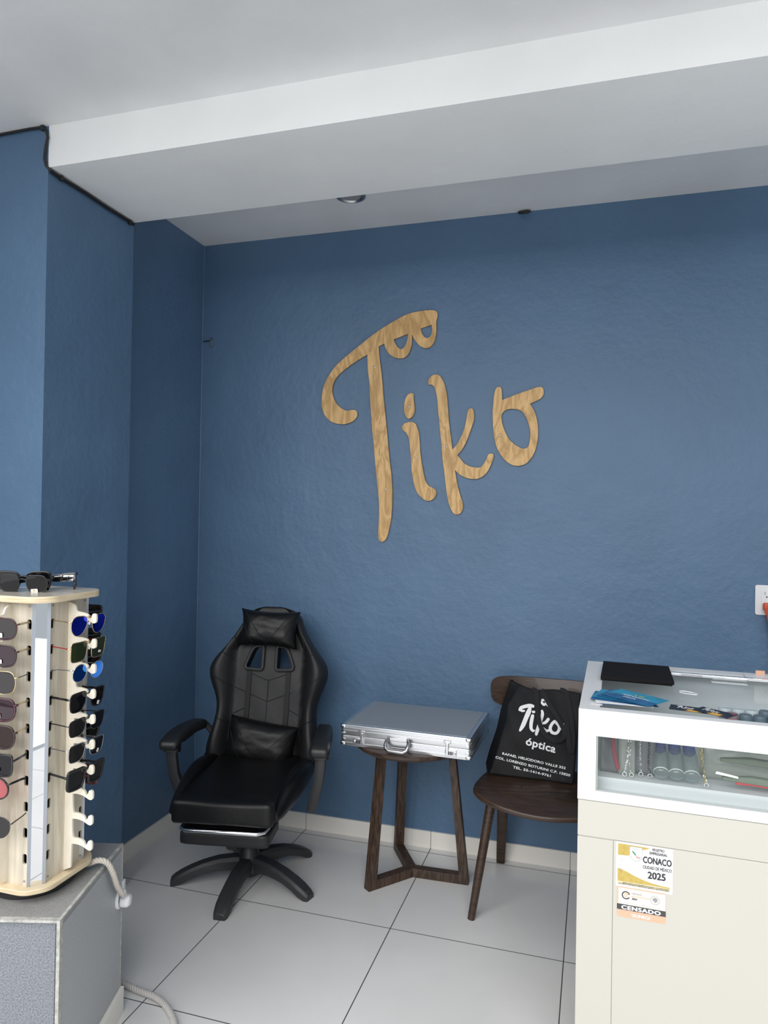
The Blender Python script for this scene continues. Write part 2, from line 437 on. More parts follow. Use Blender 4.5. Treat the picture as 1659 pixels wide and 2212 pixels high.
def softbox(sx, sy, sz, r=0.02, n=14, puff=(0, 0, 0), wr=0.0, wscale=12, seed=0, shape=None):
    """rounded upholstered box centred on the origin"""
    import bmesh
    b = bmesh.new(); bmesh.ops.create_cube(b, size=2)
    bmesh.ops.subdivide_edges(b, edges=b.edges[:], cuts=n, use_grid_fill=True)
    h = Vector((sx / 2, sy / 2, sz / 2))
    for v in b.verts:
        p = v.co.copy(); q = Vector((p.x * h.x, p.y * h.y, p.z * h.z))
        inn = Vector([max(-(h[i] - r), min(h[i] - r, q[i])) for i in range(3)])
        d = q - inn
        if d.length > 1e-9: q = inn + d.normalized() * r
        wx, wy, wz = (1 - p.x ** 2), (1 - p.y ** 2), (1 - p.z ** 2)
        q.z += math.copysign(1, p.z) * puff[2] * wx * wy * abs(p.z)
        q.x += math.copysign(1, p.x) * puff[0] * wy * wz * abs(p.x)
        q.y += math.copysign(1, p.y) * puff[1] * wx * wz * abs(p.y)
        if wr: q += noise.noise_vector(q * wscale + Vector((seed, 0, 0))) * wr
        if shape: q = Vector(shape(q, p))
        v.co = q
    me = bpy.data.meshes.new('softbox'); b.to_mesh(me); b.free(); return me

def pillow(w, h, t, seed=0, wr=0.004, n=26, pinch=0.10):
    """cushion in XZ with pinched corners, thickness along Y"""
    mb = MB()
    def side(sg):
        def fn(u, v):
            x = 2 * u - 1; z = 2 * v - 1
            e = max(0.0, (1 - abs(x) ** 3.2)) ** 0.55 * max(0.0, (1 - abs(z) ** 3.2)) ** 0.55
            X = x * w / 2 * (1 - pinch * (1 - z * z) * abs(x) ** 2)
            Z = z * h / 2 * (1 - pinch * 1.2 * (1 - x * x) * abs(z) ** 2)
            nz = noise.noise(Vector((x * 2.2 + seed, z * 2.6, sg))) + 0.5 * noise.noise(Vector((x * 6 + seed, z * 5, sg)))
            return (X, sg * (t / 2) * e + wr * nz * e, Z)
        return fn
    mb.grid(side(-1), n, n); mb.grid(side(1), n, n)
    me = mb.mesh('pillow')
    import bmesh
    b = bmesh.new(); b.from_mesh(me); bmesh.ops.remove_doubles(b, verts=b.verts, dist=1e-5); b.to_mesh(me); b.free()
    return me

def rope(path, rad, strands=3, pitch=0.02, seg=8):
    """twisted strands following a path"""
    P = [Vector(p) for p in path]
    dense = []
    for i in range(len(P) - 1):
        p0 = P[max(i - 1, 0)]; p1 = P[i]; p2 = P[i + 1]; p3 = P[min(i + 2, len(P) - 1)]
        L = (p2 - p1).length; k = max(2, int(L / 0.0022))
        for j in range(k):
            t = j / k
            dense.append(0.5 * (2 * p1 + (p2 - p0) * t + (2 * p0 - 5 * p1 + 4 * p2 - p3) * t * t + (3 * p1 - p0 - 3 * p2 + p3) * t ** 3))
    dense.append(P[-1])
    mb = MB(); s = 0; fr = []
    nrm = None
    for i, p in enumerate(dense):
        a = dense[max(i - 1, 0)]; b = dense[min(i + 1, len(dense) - 1)]; T = (b - a).normalized()
        if nrm is None: nrm = T.orthogonal().normalized()
        nrm = (nrm - T * nrm.dot(T)).normalized(); bi = T.cross(nrm)
        if i: s += (p - dense[i - 1]).length
        fr.append((p, nrm.copy(), bi, s))
    for q in range(strands):
        pts = []
        for p, n_, b_, ss in fr:
            a = 2 * math.pi * (ss / pitch + q / strands)
            pts.append(p + (n_ * math.cos(a) + b_ * math.sin(a)) * rad * 0.5)
        mb.tube(pts, rad * 0.55, seg)
    return mb

# ------------------------------------------------------------------ the room
def setbox(name, x0, x1, y0, y1, z0, z1, mat):
    return struct(MB().box(x0, x1, y0, y1, z0, z1).build(name, mat, smooth=False))
setbox('floor', -3.0, 4.0, -3.6, 0.2, -0.1, 0.0, M['floor'])
setbox('wall_back', -0.75, 4.0, 0.0, 0.15, 0.0, 2.95, M['blue'])
setbox('wall_left', -0.75, -0.604, -0.726, 0.0, 0.0, 2.95, M['blue'])
setbox('wall_left_pier', -3.0, -0.477, -1.18, -0.726, 0.0, 2.95, M['blue'])
setbox('wall_right', 4.0, 4.15, -2.95, 0.15, 0.0, 2.95, M['white_paint'])
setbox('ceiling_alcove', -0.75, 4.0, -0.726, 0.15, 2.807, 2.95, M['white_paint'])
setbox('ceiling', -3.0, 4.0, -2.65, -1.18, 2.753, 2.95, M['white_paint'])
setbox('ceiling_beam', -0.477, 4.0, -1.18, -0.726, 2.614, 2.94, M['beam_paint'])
setbox('baseboard_back', -0.604, 4.0, -0.009, 0.0, 0.0, 0.073, M['skirt_x'])
setbox('baseboard_left', -0.604, -0.595, -0.726, -0.009, 0.0, 0.073, M['skirt_y'])
setbox('baseboard_pier_side', -0.477, -0.468, -1.18, -0.726, 0.0, 0.073, M['skirt_y'])
setbox('baseboard_pier_front', -1.2, -0.468, -1.189, -1.18, 0.0, 0.073, M['skirt_x'])

setbox('wall_shade_front_left', -3.0, -0.95, -2.45, -2.30, 0.0, 2.95, M['white_paint'])  # unseen wall added to keep some daylight off the pier front

struct(MB().tube([(-.603, -.001, .073), (-.603, -.001, 1.4), (-.603, -.001, 2.807)], .0045, 8).build('trim_highlight_bead', M['blue']))  # thin bead added in the corner to catch a bright line of light

# black cable pinned along ceiling, notch and pier top
cb = MB()
path = [(-0.9, -1.187, 2.745), (-0.70, -1.187, 2.747), (-0.55, -1.187, 2.749), (-0.50, -1.187, 2.747), (-0.481, -1.188, 2.735), (-0.474, -1.188, 2.71),
        (-0.483, -1.188, 2.675), (-0.486, -1.188, 2.64), (-0.478, -1.188, 2.615), (-0.471, -1.178, 2.606), (-0.470, -1.13, 2.604), (-0.470, -1.0, 2.6065),
        (-0.470, -0.90, 2.604), (-0.470, -0.80, 2.6055), (-0.470, -0.735, 2.605)]
cb.tube(path, 0.0045, 8)
ct = thing('wall_cable', 'thin black cable pinned along the ceiling edge and down the beam corner', 'cable')
cb.build('cord', M['blk_cable'], ct)
cc = MB(); cc.tube([(x, y - .001, z - 0.006) for x, y, z in path[9:]], 0.003, 6); cc.build('cord', M['blk_cable'], ct)
for (x, y, z) in ((-0.495, -1.188, 2.744), (-0.470, -1.128, 2.601), (-0.470, -0.76, 2.601)):
    MB().box(-.007, .007, -.006, .006, -.008, .008).build('clip', M['blk_cable'], ct, bevel=.002, loc=(x, y, z))

# ceiling spot in the alcove, half hidden by the beam
dl = thing('ceiling_spotlight', 'round recessed ceiling spotlight half hidden behind the beam', 'ceiling light', (0.288, -0.338, 2.807))
MB().lathe([(0.062, 0.0), (0.062, -0.006), (0.05, -0.009), (0.045, -0.002)], 40).build('trim_ring', M['steel'], dl)
MB().lathe([(0.044, -0.001), (0.044, -0.003)], 32).build('lamp_face', M['grey_ink'], dl)
hk = thing('ceiling_hook', 'small dark hook where the blue wall meets the alcove ceiling', 'hook', (0.975, -0.012, 2.800))
MB().tube([(-.03, 0, .0), (-.012, -.008, -.004), (.01, -.012, -.006), (.022, -.008, -.002)], [.005, .007, .008, .004], 8).build('hook_body', M['blk_plastic'], hk)
# painted-over bracket by the left corner
bk = thing('wall_bracket', 'small painted-over metal bracket high in the left corner of the wall', 'bracket', (-0.553, 0, 2.318))
MB().box(-.006, .010, -.007, 0, -.018, .028).build('plate', pmat('painted_bracket', (0.10, 0.14, 0.19), .4), bk, bevel=.002)
MB().tube([(-.002, -.004, .012), (-.03, -.006, .010), (-.046, -.002, .012)], .0025, 6).build('wire', M['blk_cable'], bk)
MB().lathe([(0.004, 0), (0.003, -.004)], 10, mat=Matrix.Rotation(R(90), 4, 'X')).build('screw', M['steel'], bk, loc=(.003, -.007, .02))
MB().lathe([(0.004, 0), (0.003, -.004)], 10, mat=Matrix.Rotation(R(90), 4, 'X')).build('screw', M['steel'], bk, loc=(.001, -.002, -.027))

# ------------------------------------------------------------------ wooden sign letters
def SP(pts):   # sign tracing units -> metres on the wall (x, z); wall homography reduced to its bilinear fit
    return [sgn(x, y) for x, y in pts]
def sgn(x, y):
    d = SGH[6] * x + SGH[7] * y + 1
    return ((SGH[0] * x + SGH[1] * y + SGH[2]) / d, (SGH[3] * x + SGH[4] * y + SGH[5]) / d)
SGH = (0.000770575381, 1.33901881e-05, -0.0491856349, 0.000109711316, -0.000710716812, 2.49000642, 6.67878872e-05, 2.992069e-06)
T_out = [(878,90),(868,70),(845,63),(800,64),(740,73),(690,85),(640,107),(590,135),(540,165),(500,190),(450,225),(400,265),(350,305),(300,345),(250,387),(205,430),(170,475),(140,525),(120,580),(110,640),(110,700),(122,745),(145,780),(180,806),(225,818),(265,818),(305,805),(335,780),(347,750),(335,728),(310,724),(280,730),(255,722),(225,702),(203,675),(188,645),(180,610),(180,575),(190,540),(210,505),(245,470),(290,435),(340,400),(385,372),(412,357),(415,450),(425,550),(430,640),(435,740),(442,830),(450,920),(458,1010),(466,1100),(476,1200),(486,1300),(490,1400),(487,1470),(484,1540),(486,1580),(500,1598),(520,1596),(540,1570),(555,1520),(568,1450),(575,1380),(577,1280),(573,1180),(562,1080),(552,980),(543,880),(533,780),(523,680),(514,580),(505,480),(493,390),(486,303),(523,285),(535,320),(555,350),(585,373),(620,383),(655,378),(682,355),(698,320),(706,280),(708,225),(720,250),(740,280),(765,303),(795,315),(825,308),(848,285),(862,250),(868,210),(869,170),(868,140),(876,110)]
T_c = [T_out.index(q) for q in ((412,357),(486,303),(523,285),(708,225))]
D1 = [(586,256),(680,220),(678,250),(668,285),(652,312),(635,321),(615,310),(598,285)]
D2 = [(765,184),(838,160),(841,190),(836,220),(825,240),(805,248),(788,238),(772,212)]
I_dot = [(708,612),(695,613),(678,625),(665,648),(657,680),(655,715),(658,745),(668,770),(685,782),(703,776),(718,755),(725,725),(723,690),(719,650),(718,622)]
I_stem = [(690,804),(662,812),(645,828),(641,845),(650,862),(668,875),(682,900),(690,935),(695,980),(700,1040),(703,1100),(710,1160),(722,1220),(738,1265),(765,1300),(800,1325),(830,1325),(858,1305),(869,1275),(865,1255),(845,1240),(820,1228),(800,1200),(788,1160),(778,1110),(768,1050),(762,1000),(760,950),(755,890),(745,845),(730,815),(712,805)]
K_out = [(868,489),(840,497),(822,515),(815,540),(818,557),(838,558),(855,572),(868,610),(876,660),(880,720),(887,790),(893,860),(900,930),(905,1000),(912,1070),(922,1140),(930,1210),(938,1280),(948,1330),(962,1375),(982,1408),(1005,1419),(1030,1408),(1044,1380),(1043,1340),(1030,1300),(1015,1245),(1003,1185),(992,1122),(1020,1150),(1060,1172),(1105,1182),(1145,1180),(1180,1162),(1210,1130),(1232,1085),(1247,1045),(1247,1020),(1230,1013),(1212,1022),(1200,1050),(1182,1082),(1160,1103),(1130,1106),(1090,1098),(1055,1078),(1030,1050),(1009,1024),(1040,985),(1065,940),(1085,890),(1103,840),(1118,790),(1119,745),(1112,720),(1098,713),(1082,722),(1074,750),(1066,800),(1050,860),(1025,920),(1000,960),(976,985),(968,920),(958,850),(950,770),(945,690),(938,620),(925,560),(905,515),(888,495)]
K_c = [K_out.index(q) for q in ((992,1122),(1009,1024),(976,985),(818,557))]
O_out = [(1283,571),(1265,582),(1253,620),(1246,680),(1242,740),(1243,800),(1247,860),(1257,930),(1275,985),(1305,1035),(1345,1075),(1390,1094),(1435,1092),(1475,1070),(1507,1030),(1530,975),(1542,910),(1543,840),(1534,780),(1518,730),(1490,683),(1530,665),(1560,648),(1580,620),(1580,590),(1565,573),(1540,573),(1490,590),(1430,610),(1370,633),(1306,658),(1304,620),(1302,590),(1295,575)]
O_c = [O_out.index(q) for q in ((1490,683),(1306,658))]
O_in = [(1355,718),(1325,728),(1304,750),(1301,780),(1308,820),(1325,870),(1350,915),(1385,950),(1425,975),(1455,980),(1478,965),(1490,920),(1490,860),(1478,810),(1460,765),(1430,730),(1395,719)]
def letter(label, polys, screws):
    o = put('wooden_letter', flat([smoothpoly(SP(p), 4, c) for p, c in polys], 0.009, 0.0008), M['plywood'], mw=XZ(0, -0.0075, 0), angle=50)
    tag(o, label, 'sign letter', 'plywood letters of the wall sign')
    for q in screws:
        x, z = sgn(*q)
        s = MB().lathe([(0.0045, -0.004), (0.0045, 0.0002), (0.003, 0.0012)], 12).build('screw', M['steel'], o)
        s.location = (x, z, 0.0048)
letter('large plywood letter T with spectacles shape hanging from its crossbar', [(T_out, T_c), (D1, (0, 1)), (D2, (0, 1))], [(458, 440), (530, 1252)])
letter('small oval plywood dot above the letter i on the blue wall', [(I_dot, ())], [(687, 702)])
letter('plywood stem of the letter i between the T and the k', [(I_stem, ())], [(733, 1038)])
letter('plywood letter k with curled leg on the blue wall', [(K_out, K_c)], [(936, 968)])
letter('plywood letter o with a flag-like bar, rightmost of the sign', [(O_out, O_c), (O_in, ())], [(1288, 894)])

# ------------------------------------------------------------------ gaming chair
GC = thing('office_chair', 'black leather gaming office chair with neck and lumbar pillows in the corner', 'office chair', (-0.04, -0.50, 0), R(11))
# base
hub = MB().lathe([(0.030, 0.135), (0.036, 0.125), (0.052, 0.07), (0.058, 0.045), (0.050, 0.030)], 28)
hub.build('base_hub', M['blk_plastic'], GC)
for a in (195, 266, 336, 49, 121):
    ca, sa = math.cos(R(a)), math.sin(R(a)); rings = []
    prof = [(0.020, 0.098, 0.045, 0.023, 0.060), (0.06, 0.100, 0.050, 0.024, 0.062), (0.12, 0.096, 0.052, 0.024, 0.055), (0.18, 0.082, 0.044, 0.024, 0.044), (0.23, 0.064, 0.028, 0.025, 0.040), (0.265, 0.048, 0.010, 0.025, 0.036), (0.290, 0.034, 0.0, 0.022, 0.030), (0.305, 0.022, 0.0, 0.018, 0.024)]
    for (rr, zt, zb, w, _) in prof:
        w *= 1.2
        sec = [(-w, zb), (-w, zb + .7 * (zt - zb)), (-w * .66, zt), (w * .66, zt), (w, zb + .7 * (zt - zb)), (w, zb)]
        rings.append([(rr * ca - y * sa, rr * sa + y * ca, z) for y, z in sec])
    MB().loft(rings).build('leg', M['blk_plastic_g'], GC, angle=28, bevel=0.002)
MB().lathe([(0.026, 0.10), (0.026, 0.24), (0.019, 0.242), (0.019, 0.33)], 24).build('gas_lift', M['blk_metal'], GC)
mech = MB().box(-.10, .10, -.09, .13, .325, .35); mech.box(-.04, .04, -.05, .08, .30, .33)
mech.build('tilt_mechanism', M['blk_metal'], GC, bevel=.006)
lev = MB().tube([(.03, 0.02, .315), (.10, .02, .312), (.12, .018, .30)], .005, 8); lev.tube([(.12, .018, .30), (.14, .016, .288)], .009, 8)
lev.build('height_lever', M['blk_plastic'], GC)
# seat: cushion with bolsters left and right
def seatshape(q, p):
    x, y, z = q
    if p.z > 0: z += 0.010 * (y < -.2) * (1 - ((y + .3) / .12) ** 2 if abs(y + .3) < .12 else 0)
    return (x * (1 - 0.05 * (y > 0) * y / .3), y, z)
seat = put('seat', softbox(0.375, 0.55, 0.085, 0.022, 22, (0.004, 0.006, 0.006), 0.004, 9, 3, seatshape), M['leather'], GC, loc=(0.0, -0.10, 0.408), angle=80)
for sgx in (-1, 1):
    rings = []
    for k in range(15):
        t = k / 14; y = -0.345 + 0.52 * t
        rise = 0.055 * math.sin(math.pi * min(1, t * 1.25 + 0.05)) ** 0.7 if t < .75 else 0.055 * math.sin(math.pi * min(1, .75 * 1.25 + .05)) ** .7 * (1 - (t - .75) * 2)
        zt = 0.428 + 0.055 * math.sin(math.pi * min(1.0, 0.05 + t * 0.85)); wo = 0.212 + 0.036 * min(1, t * 1.6); zb = 0.366 + 0.03 * t * t
        sc = [0.6, 0.85, 1, 1][k] if k < 4 else (1 if k < 12 else [0.97, 0.85, 0.55][k - 12])
        sec = [(0.17, zb + .01), (0.172, zt - 0.02), (0.188, zt - .004), (0.200, zt), (wo - .026, zt - .005), (wo - .010, zt - 0.018), (wo, zt - 0.045), (wo - .004, zb + 0.02), (wo - .020, zb), (0.18, zb - .004)]
        cz = (zt + zb) / 2
        rings.append([(sgx * (0.19 + (x - 0.19) * sc), y, cz + (z - cz) * sc) for x, z in sec])
    MB().loft(rings).build('seat_bolster', M['leather'], GC, sub=2, angle=80)
# retractable footrest under the seat
fr = MB(); fr.tube([(-.155, .05, .345), (-.155, -.30, .345), (-.150, -.345, .345), (-.13, -.36, .345), (.13, -.36, .345), (.150, -.345, .345), (.155, -.30, .345), (.155, .05, .345)], .0085, 12)
fr.build('footrest_rail', M['chrome'], GC)['label'] = 'chrome footrest rail'
put('footrest_pad', softbox(0.325, 0.17, 0.052, 0.014, 12, (0, 0, .003), .001), M['leather_mat'], GC, loc=(0.005, -0.268, 0.312), angle=80)
# backrest
BK = bpy.data.objects.new('backrest_pivot', None)
tilt = R(-13)
BM = Matrix.Translation((0, 0.20, 0.43)) @ Matrix.Rotation(tilt, 4, 'X')
prof = [(-.085, .150, 0), (-.078, .20, .2), (-.06, .232, .5), (-.03, .246, .8), (0, .252, 1), (.04, .250, 1.1), (.09, .238, 1.05), (.13, .229, .9), (.18, .222, .75), (.225, .226, .75), (.26, .238, .85), (.30, .255, 1), (.34, .268, 1.1), (.38, .264, 1.1), (.417, .240, 1), (.46, .203, .85), (.51, .168, .7), (.55, .146, .5), (.58, .132, .4), (.602, .116, .3), (.620, .092, .2), (.632, .062, .15), (.640, .030, .1)]
def interp(z):
    for a, b in zip(prof, prof[1:]):
        if a[0] <= z <= b[0]:
            t = (z - a[0]) / (b[0] - a[0]); return a[1] + (b[1] - a[1]) * t, a[2] + (b[2] - a[2]) * t
    return prof[-1][1], prof[-1][2]
rings = []; NZ = 72
for k in range(NZ + 1):
    z = -.085 + .7255 * (1 - (1 - k / NZ) ** 1.5); hw = .1345 * math.sqrt(max(.002, 1 - ((z - .575) / .0665) ** 2)) if z > .575 else sum(interp(min(.640, max(-.085, z + d)))[0] for d in (-.018, -.009, 0, .009, .018)) / 5; bo = sum(interp(min(.640, max(-.085, z + d)))[1] for d in (-.02, 0, .02)) / 3
    e = min(1, k / 5, (NZ - k) / 5); th = math.sqrt(max(0.02, 1 - (1 - e) ** 2))
    ring = []
    nf = 40
    for i in range(nf + 1):
        u = -1 + 2 * i / nf; au = abs(u); x = u * hw
        inner = min(0.155, hw * .72) / hw
        bump = 0
        if au > inner:
            t = (au - inner) / (1 - inner); bump = math.sin(math.pi * min(1, t * .80 + .0)) ** 0.8 * 0.062 * bo
        edge = 0.032 * max(0, (au - .86) / .14) ** 2
        y = (-0.020 - bump + edge) * th + 0.0
        wn = noise.noise(Vector((x * 14, z * 9, 1.3))) * 0.0035
        ring.append((x, y + wn, z))
    for i in range(13):
        u = 1 - 2 * (i + .5) / 13; x = u * hw * .985
        ring.append((x, (0.052 - 0.030 * abs(u) ** 4) * th, z))
    rings.append(ring)
mb = MB().loft(rings)
bme = mb.mesh('backrest'); fixn(bme)
ob = bpy.data.objects.new('backrest', bme); C.objects.link(ob)
holes = [[(s * x, z) for x, z in ((.030, .466), (.070, .462), (.084, .440), (.108, .378), (.104, .364), (.038, .360), (.030, .368))] for s in (-1, 1)]
cut = joinmesh([(flat([h], .3), None) for h in holes])
for v in cut.vertices: v.co = Vector((v.co.x, v.co.z, v.co.y))
fixn(cut)
cu = bpy.data.objects.new('cutter', cut); C.objects.link(cu)
md = ob.modifiers.new('b', 'BOOLEAN'); md.object = cu; md.operation = 'DIFFERENCE'; md.solver = 'EXACT'
dg = bpy.context.evaluated_depsgraph_get(); dg.update()
nme = bpy.data.meshes.new_from_object(ob.evaluated_get(dg))
bpy.data.objects.remove(ob); bpy.data.objects.remove(cu); bpy.data.objects.remove(BK)
back = put('backrest', nme, M['leather_mat'], GC, angle=60, mw=BM)
for h in holes:
    sg = 1 if h[0][0] > 0 else -1
    pts = [(x, -0.030, z) for x, z in roundpoly(h, .012, 3)]
    MB().tube(pts, 0.0075, 8, closed=True).build('vent_frame', M['blk_plastic_g'], back)
def fronty(x, z):
    hw, bo = interp(z); au = min(1, abs(x) / hw); inner = min(.155, hw * .72) / hw; b_ = 0
    if au > inner: b_ = math.sin(math.pi * min(1, (au - inner) / (1 - inner) * .8)) ** .8 * .062 * bo
    return -0.020 - b_ + 0.032 * max(0, (au - .86) / .14) ** 2
def seam(pts, r=0.0016):
    P = []
    for a, b in zip(pts, pts[1:]):
        for k in range(10): t = k / 10; P.append((a[0] + (b[0] - a[0]) * t, a[1] + (b[1] - a[1]) * t))
    P.append(pts[-1])
    return [(x, fronty(x, z) - 0.0005, z) for x, z in P]
sm = MB()
for s in (-1, 1):
    sm.tube(seam([(s * .152, .50), (s * .154, .35), (s * .156, .2), (s * .158, .05), (s * .158, -.05)]), .0022, 6)
    sm.tube(seam([(0, .315), (s * .085, .345)]), .0018, 6); sm.tube(seam([(0, .225), (s * .155, .285), (s * .242, .335)]), .0018, 6)
    sm.tube(seam([(s * .09, .20), (s * .156, .165)]), .0018, 6); sm.tube(seam([(s * .156, .40), (s * .20, .43)]), .0018, 6)
    sm.tube(seam([(s * .157, .13), (s * .212, .155)]), .0018, 6)
sm.tube(seam([(0, .315), (0, .14)]), .0022, 6)
sm.build('stitching', M['thread'], back)
for s in (-1, 1):
    st = MB().box(-.011, .011, -.0245, -.0195, .10, .355)
    st.build('strap', M['thread'], back, loc=(s * .088, 0, 0), bevel=.001)
NP = put('neck_pillow', pillow(.268, .165, .105, 3, .0035), M['leather'], GC, mw=BM @ Matrix.Translation((-.003, -.062, .538)) @ Matrix.Rotation(R(2), 4, 'Y'), angle=80)
LP = put('lumbar_pillow', pillow(.300, .180, .115, 9, .0035, pinch=.04), M['leather'], GC, mw=BM @ Matrix.Translation((.0, -.072, .058)) @ Matrix.Rotation(R(8), 4, 'Y'), angle=80)
for pl, w_, h_, t_, pn in ((NP, .268, .165, .105, .10), (LP, .300, .180, .115, .04)):
    def py_(x, z):
        e = max(0.0, (1 - abs(x) ** 3.2)) ** 0.55 * max(0.0, (1 - abs(z) ** 3.2)) ** 0.55
        return (x * w_ / 2 * (1 - pn * (1 - z * z) * abs(x) ** 2), -(t_ / 2) * e - .0015, z * h_ / 2 * (1 - pn * 1.2 * (1 - x * x) * abs(z) ** 2))
    sq = MB()
    for a, b in (((-.82, .86), (-.02, -.80)), ((.82, .86), (.02, -.80)), ((-.9, .3), (-.45, -.85)), ((.9, .3), (.45, -.85))):
        sq.tube([py_(a[0] + (b[0] - a[0]) * k / 20, a[1] + (b[1] - a[1]) * k / 20) for k in range(21)], .0013, 6)
    sq.build('stitching', M['thread'], pl)
# hinges joining seat and back
for s in (-1, 1):
    MB().lathe([(.032, -.012), (.036, -.006), (.036, .006), (.032, .012)], 24, mat=Matrix.Translation((s * .25, .20, .40)) @ Matrix.Rotation(R(90), 4, 'Y')).build('recliner_hinge', M['blk_plastic'], GC)
# armrests
for s in (-1, 1):
    def armshape(q, p, s=s):
        x, y, z = q; t = (y + .15) / .30
        z += -0.012 * math.cos(math.pi * t) * 0 + 0.010 * math.sin(math.pi * t) - 0.022 * max(0, (.25 - t)) * 2
        x *= 1 - .22 * t; x += -s * 0.03 * t * t
        return (x, y, z)
    ar = put('armrest', softbox(.082, .30, .044, .021, 14, (0, 0, .002), 0, shape=armshape), M['blk_plastic'], GC, loc=(s * .300, 0.02, .567), angle=80)
    sup = MB()
    sup.tube([(0, -.095, -.02), (0, -.098, -.06), (-s * .008, -.092, -.13), (-s * .026, -.075, -.20), (-s * .042, -.06, -.262)], [1, 1, 1, 1, .85], 12, flat=(.021, .015))
    sup.build('arm_upright', M['blk_plastic_g'], ar)
    sup = MB(); sup.tube([(0, -.09, -.015), (0, -.095, -.045)], [1.2, 1.25], 14, flat=(.024, .02)); sup.build('collar', M['blk_plastic'], ar)
    sup = MB(); sup.tube([(0, -.06, -.012), (-s * .004, -.0, -.024), (-s * .010, .06, -.020), (-s * .022, .13, -.006), (-s * .045, .165, -.010), (-s * .07, .17, -.04)], [.9, .8, .8, .9, 1, 1], 12, flat=(.016, .013)); sup.build('arm_bracket', M['blk_plastic'], ar)

# ------------------------------------------------------------------ round side table
ST = thing('side_table', 'round dark walnut side table on three slanted legs, under the briefcase', 'side table', (0.578, -0.262, 0))
ZT = 0.562
MB().lathe([(0.160, ZT - .024), (0.218, ZT - .022), (0.228, ZT - .012), (0.228, ZT - .002), (0.225, ZT)], 72).build('tabletop', M['walnut_top'], ST, loc=(-0.010, -.015, 0))
for ang, rf in ((231, .222), (2, .236), (120, .235)):
    ca, sa = math.cos(R(ang)), math.sin(R(ang))
    def P(rr, y, z): return (rr * ca - y * sa, rr * sa + y * ca, z)
    w = .0185; rt = .172
    lg = MB(); o_, i_ = rf, rf - .036
    lg.add([P(i_, -w, .0), P(o_, -w, .0), P(o_, w, .0), P(i_, w, .0), P(rt - .026, -w, ZT - .022), P(rt, -w, ZT - .022), P(rt, w, ZT - .022), P(rt - .026, w, ZT - .022)],
           [(0, 3, 2, 1), (4, 5, 6, 7), (0, 1, 5, 4), (1, 2, 6, 5), (2, 3, 7, 6), (3, 0, 4, 7)])
    lg.build('leg', M['walnut'], ST, smooth=False, bevel=.0015)
    hr = .036 - .0004 * (ang % 7)
    sp = MB(); sp.add([P(0, -w, .0), P(i_, -w, .0), P(i_, w, .0), P(0, w, .0), P(0, -w, hr), P(i_ , -w, hr), P(i_, w, hr), P(0, w, hr)],
           [(0, 3, 2, 1), (4, 5, 6, 7), (0, 1, 5, 4), (1, 2, 6, 5), (2, 3, 7, 6), (3, 0, 4, 7)])
    sp.build('floor_rail', M['walnut'], ST, smooth=False, bevel=.001)

# ------------------------------------------------------------------ briefcase
BC = thing('briefcase', 'silver aluminium briefcase with combination locks lying flat on the side table', 'briefcase', (0.325, -0.446, ZT + .001), R(-1.6))
W_, D_, H_ = .522, .385, .082
def ccase(z0, z1, name):
    return put(name, flat([roundrect(W_, D_, .012, 4)], z1 - z0, .0015), M['alu'], BC, loc=(W_ / 2, D_ / 2, (z0 + z1) / 2), angle=30)
low = ccase(.0, .0405, 'lower_shell'); lid = ccase(.0415, H_, 'lid')
put('top_panel', flat([roundrect(W_ - .034, D_ - .034, .004, 3)], .0016), M['alu_panel'], lid, loc=(0, 0, (H_ - .0415) / 2 + .0004))
rl = MB()
for zz in (.012, .060, .070):
    rl.box(.012, W_ - .012, -.0012, .001, zz, zz + .0018); rl.box(W_ - .001, W_ + .0012, .012, D_ - .012, zz, zz + .0018)
rl.build('ribbing', M['alu'], BC, smooth=False)
for (x, y) in ((0.0, 0.0), (W_, 0.0), (W_, D_), (0, D_)):
    for z in (.004, H_ - .004):
        sx = 1 if x == 0 else -1; sy = 1 if y == 0 else -1
        put('corner_cap', softbox(.024, .024, .018, .008, 6), M['chrome'], BC, loc=(x + sx * .0095, y + sy * .0095, z + (.004 if z < .04 else -.0035)))
def riv(x, z, parent):
    return MB().lathe([(.003, 0), (.003, .001), (.0015, .0022)], 10, mat=Matrix.Translation((x, -.0022, z)) @ Matrix.Rotation(R(90), 4, 'X'))
for x in (.012, W_ - .012):
    m2 = MB()
    for z in (.030, .038): m2.box(x - .007, x + .007, -.003, .0, z - .004 + (.012 if z > .035 else -.004), z + .003 + (.012 if z > .035 else -.004))
    m2.build('corner_plate', M['chrome'], BC, bevel=.001)
for x, s in ((.075, -1), (W_ - .075, 1)):
    lk = MB(); lk.box(x - .022, x + .022, -.005, 0, .010, .034)
    lo = lk.build('combination_lock', M['chrome'], BC, bevel=.0015)
    dg_ = MB()
    for k in range(3): dg_.box(x - .010 + .0065 * k, x - .0055 + .0065 * k, -.0062, -.004, .014, .026)
    dg_.build('number_dial', M['ink'], lo, smooth=False)
    MB().lathe([(.005, 0), (.005, .0035), (.003, .005)], 14, mat=Matrix.Translation((x + s * .0155, -.005, .021)) @ Matrix.Rotation(R(90), 4, 'X')).build('lock_button', M['chrome'], lo)
    hp = MB(); hx = x - s * .014; hp.box(hx - .006, hx + .006, -.008, -.002, .018, .058); hp.box(hx - .014, hx + .014, -.004, 0, .054, .066)
    hp.build('hasp', M['chrome'], BC, bevel=.002)
hb = MB().box(.205, .275, -.006, 0, .040, .056); hb.build('handle_base', M['chrome'], BC, bevel=.002)
hd = MB().tube([(x + .050, y, z) for x, y, z in [(.150, -.008, .046), (.146, -.016, .042), (.145, -.026, .030), (.149, -.032, .018), (.162, -.036, .011), (.218, -.036, .011), (.231, -.032, .018), (.235, -.026, .030), (.234, -.016, .042), (.230, -.008, .046)]], [.005, .0065, .0075, .0085, .009, .009, .0085, .0075, .0065, .005], 12)
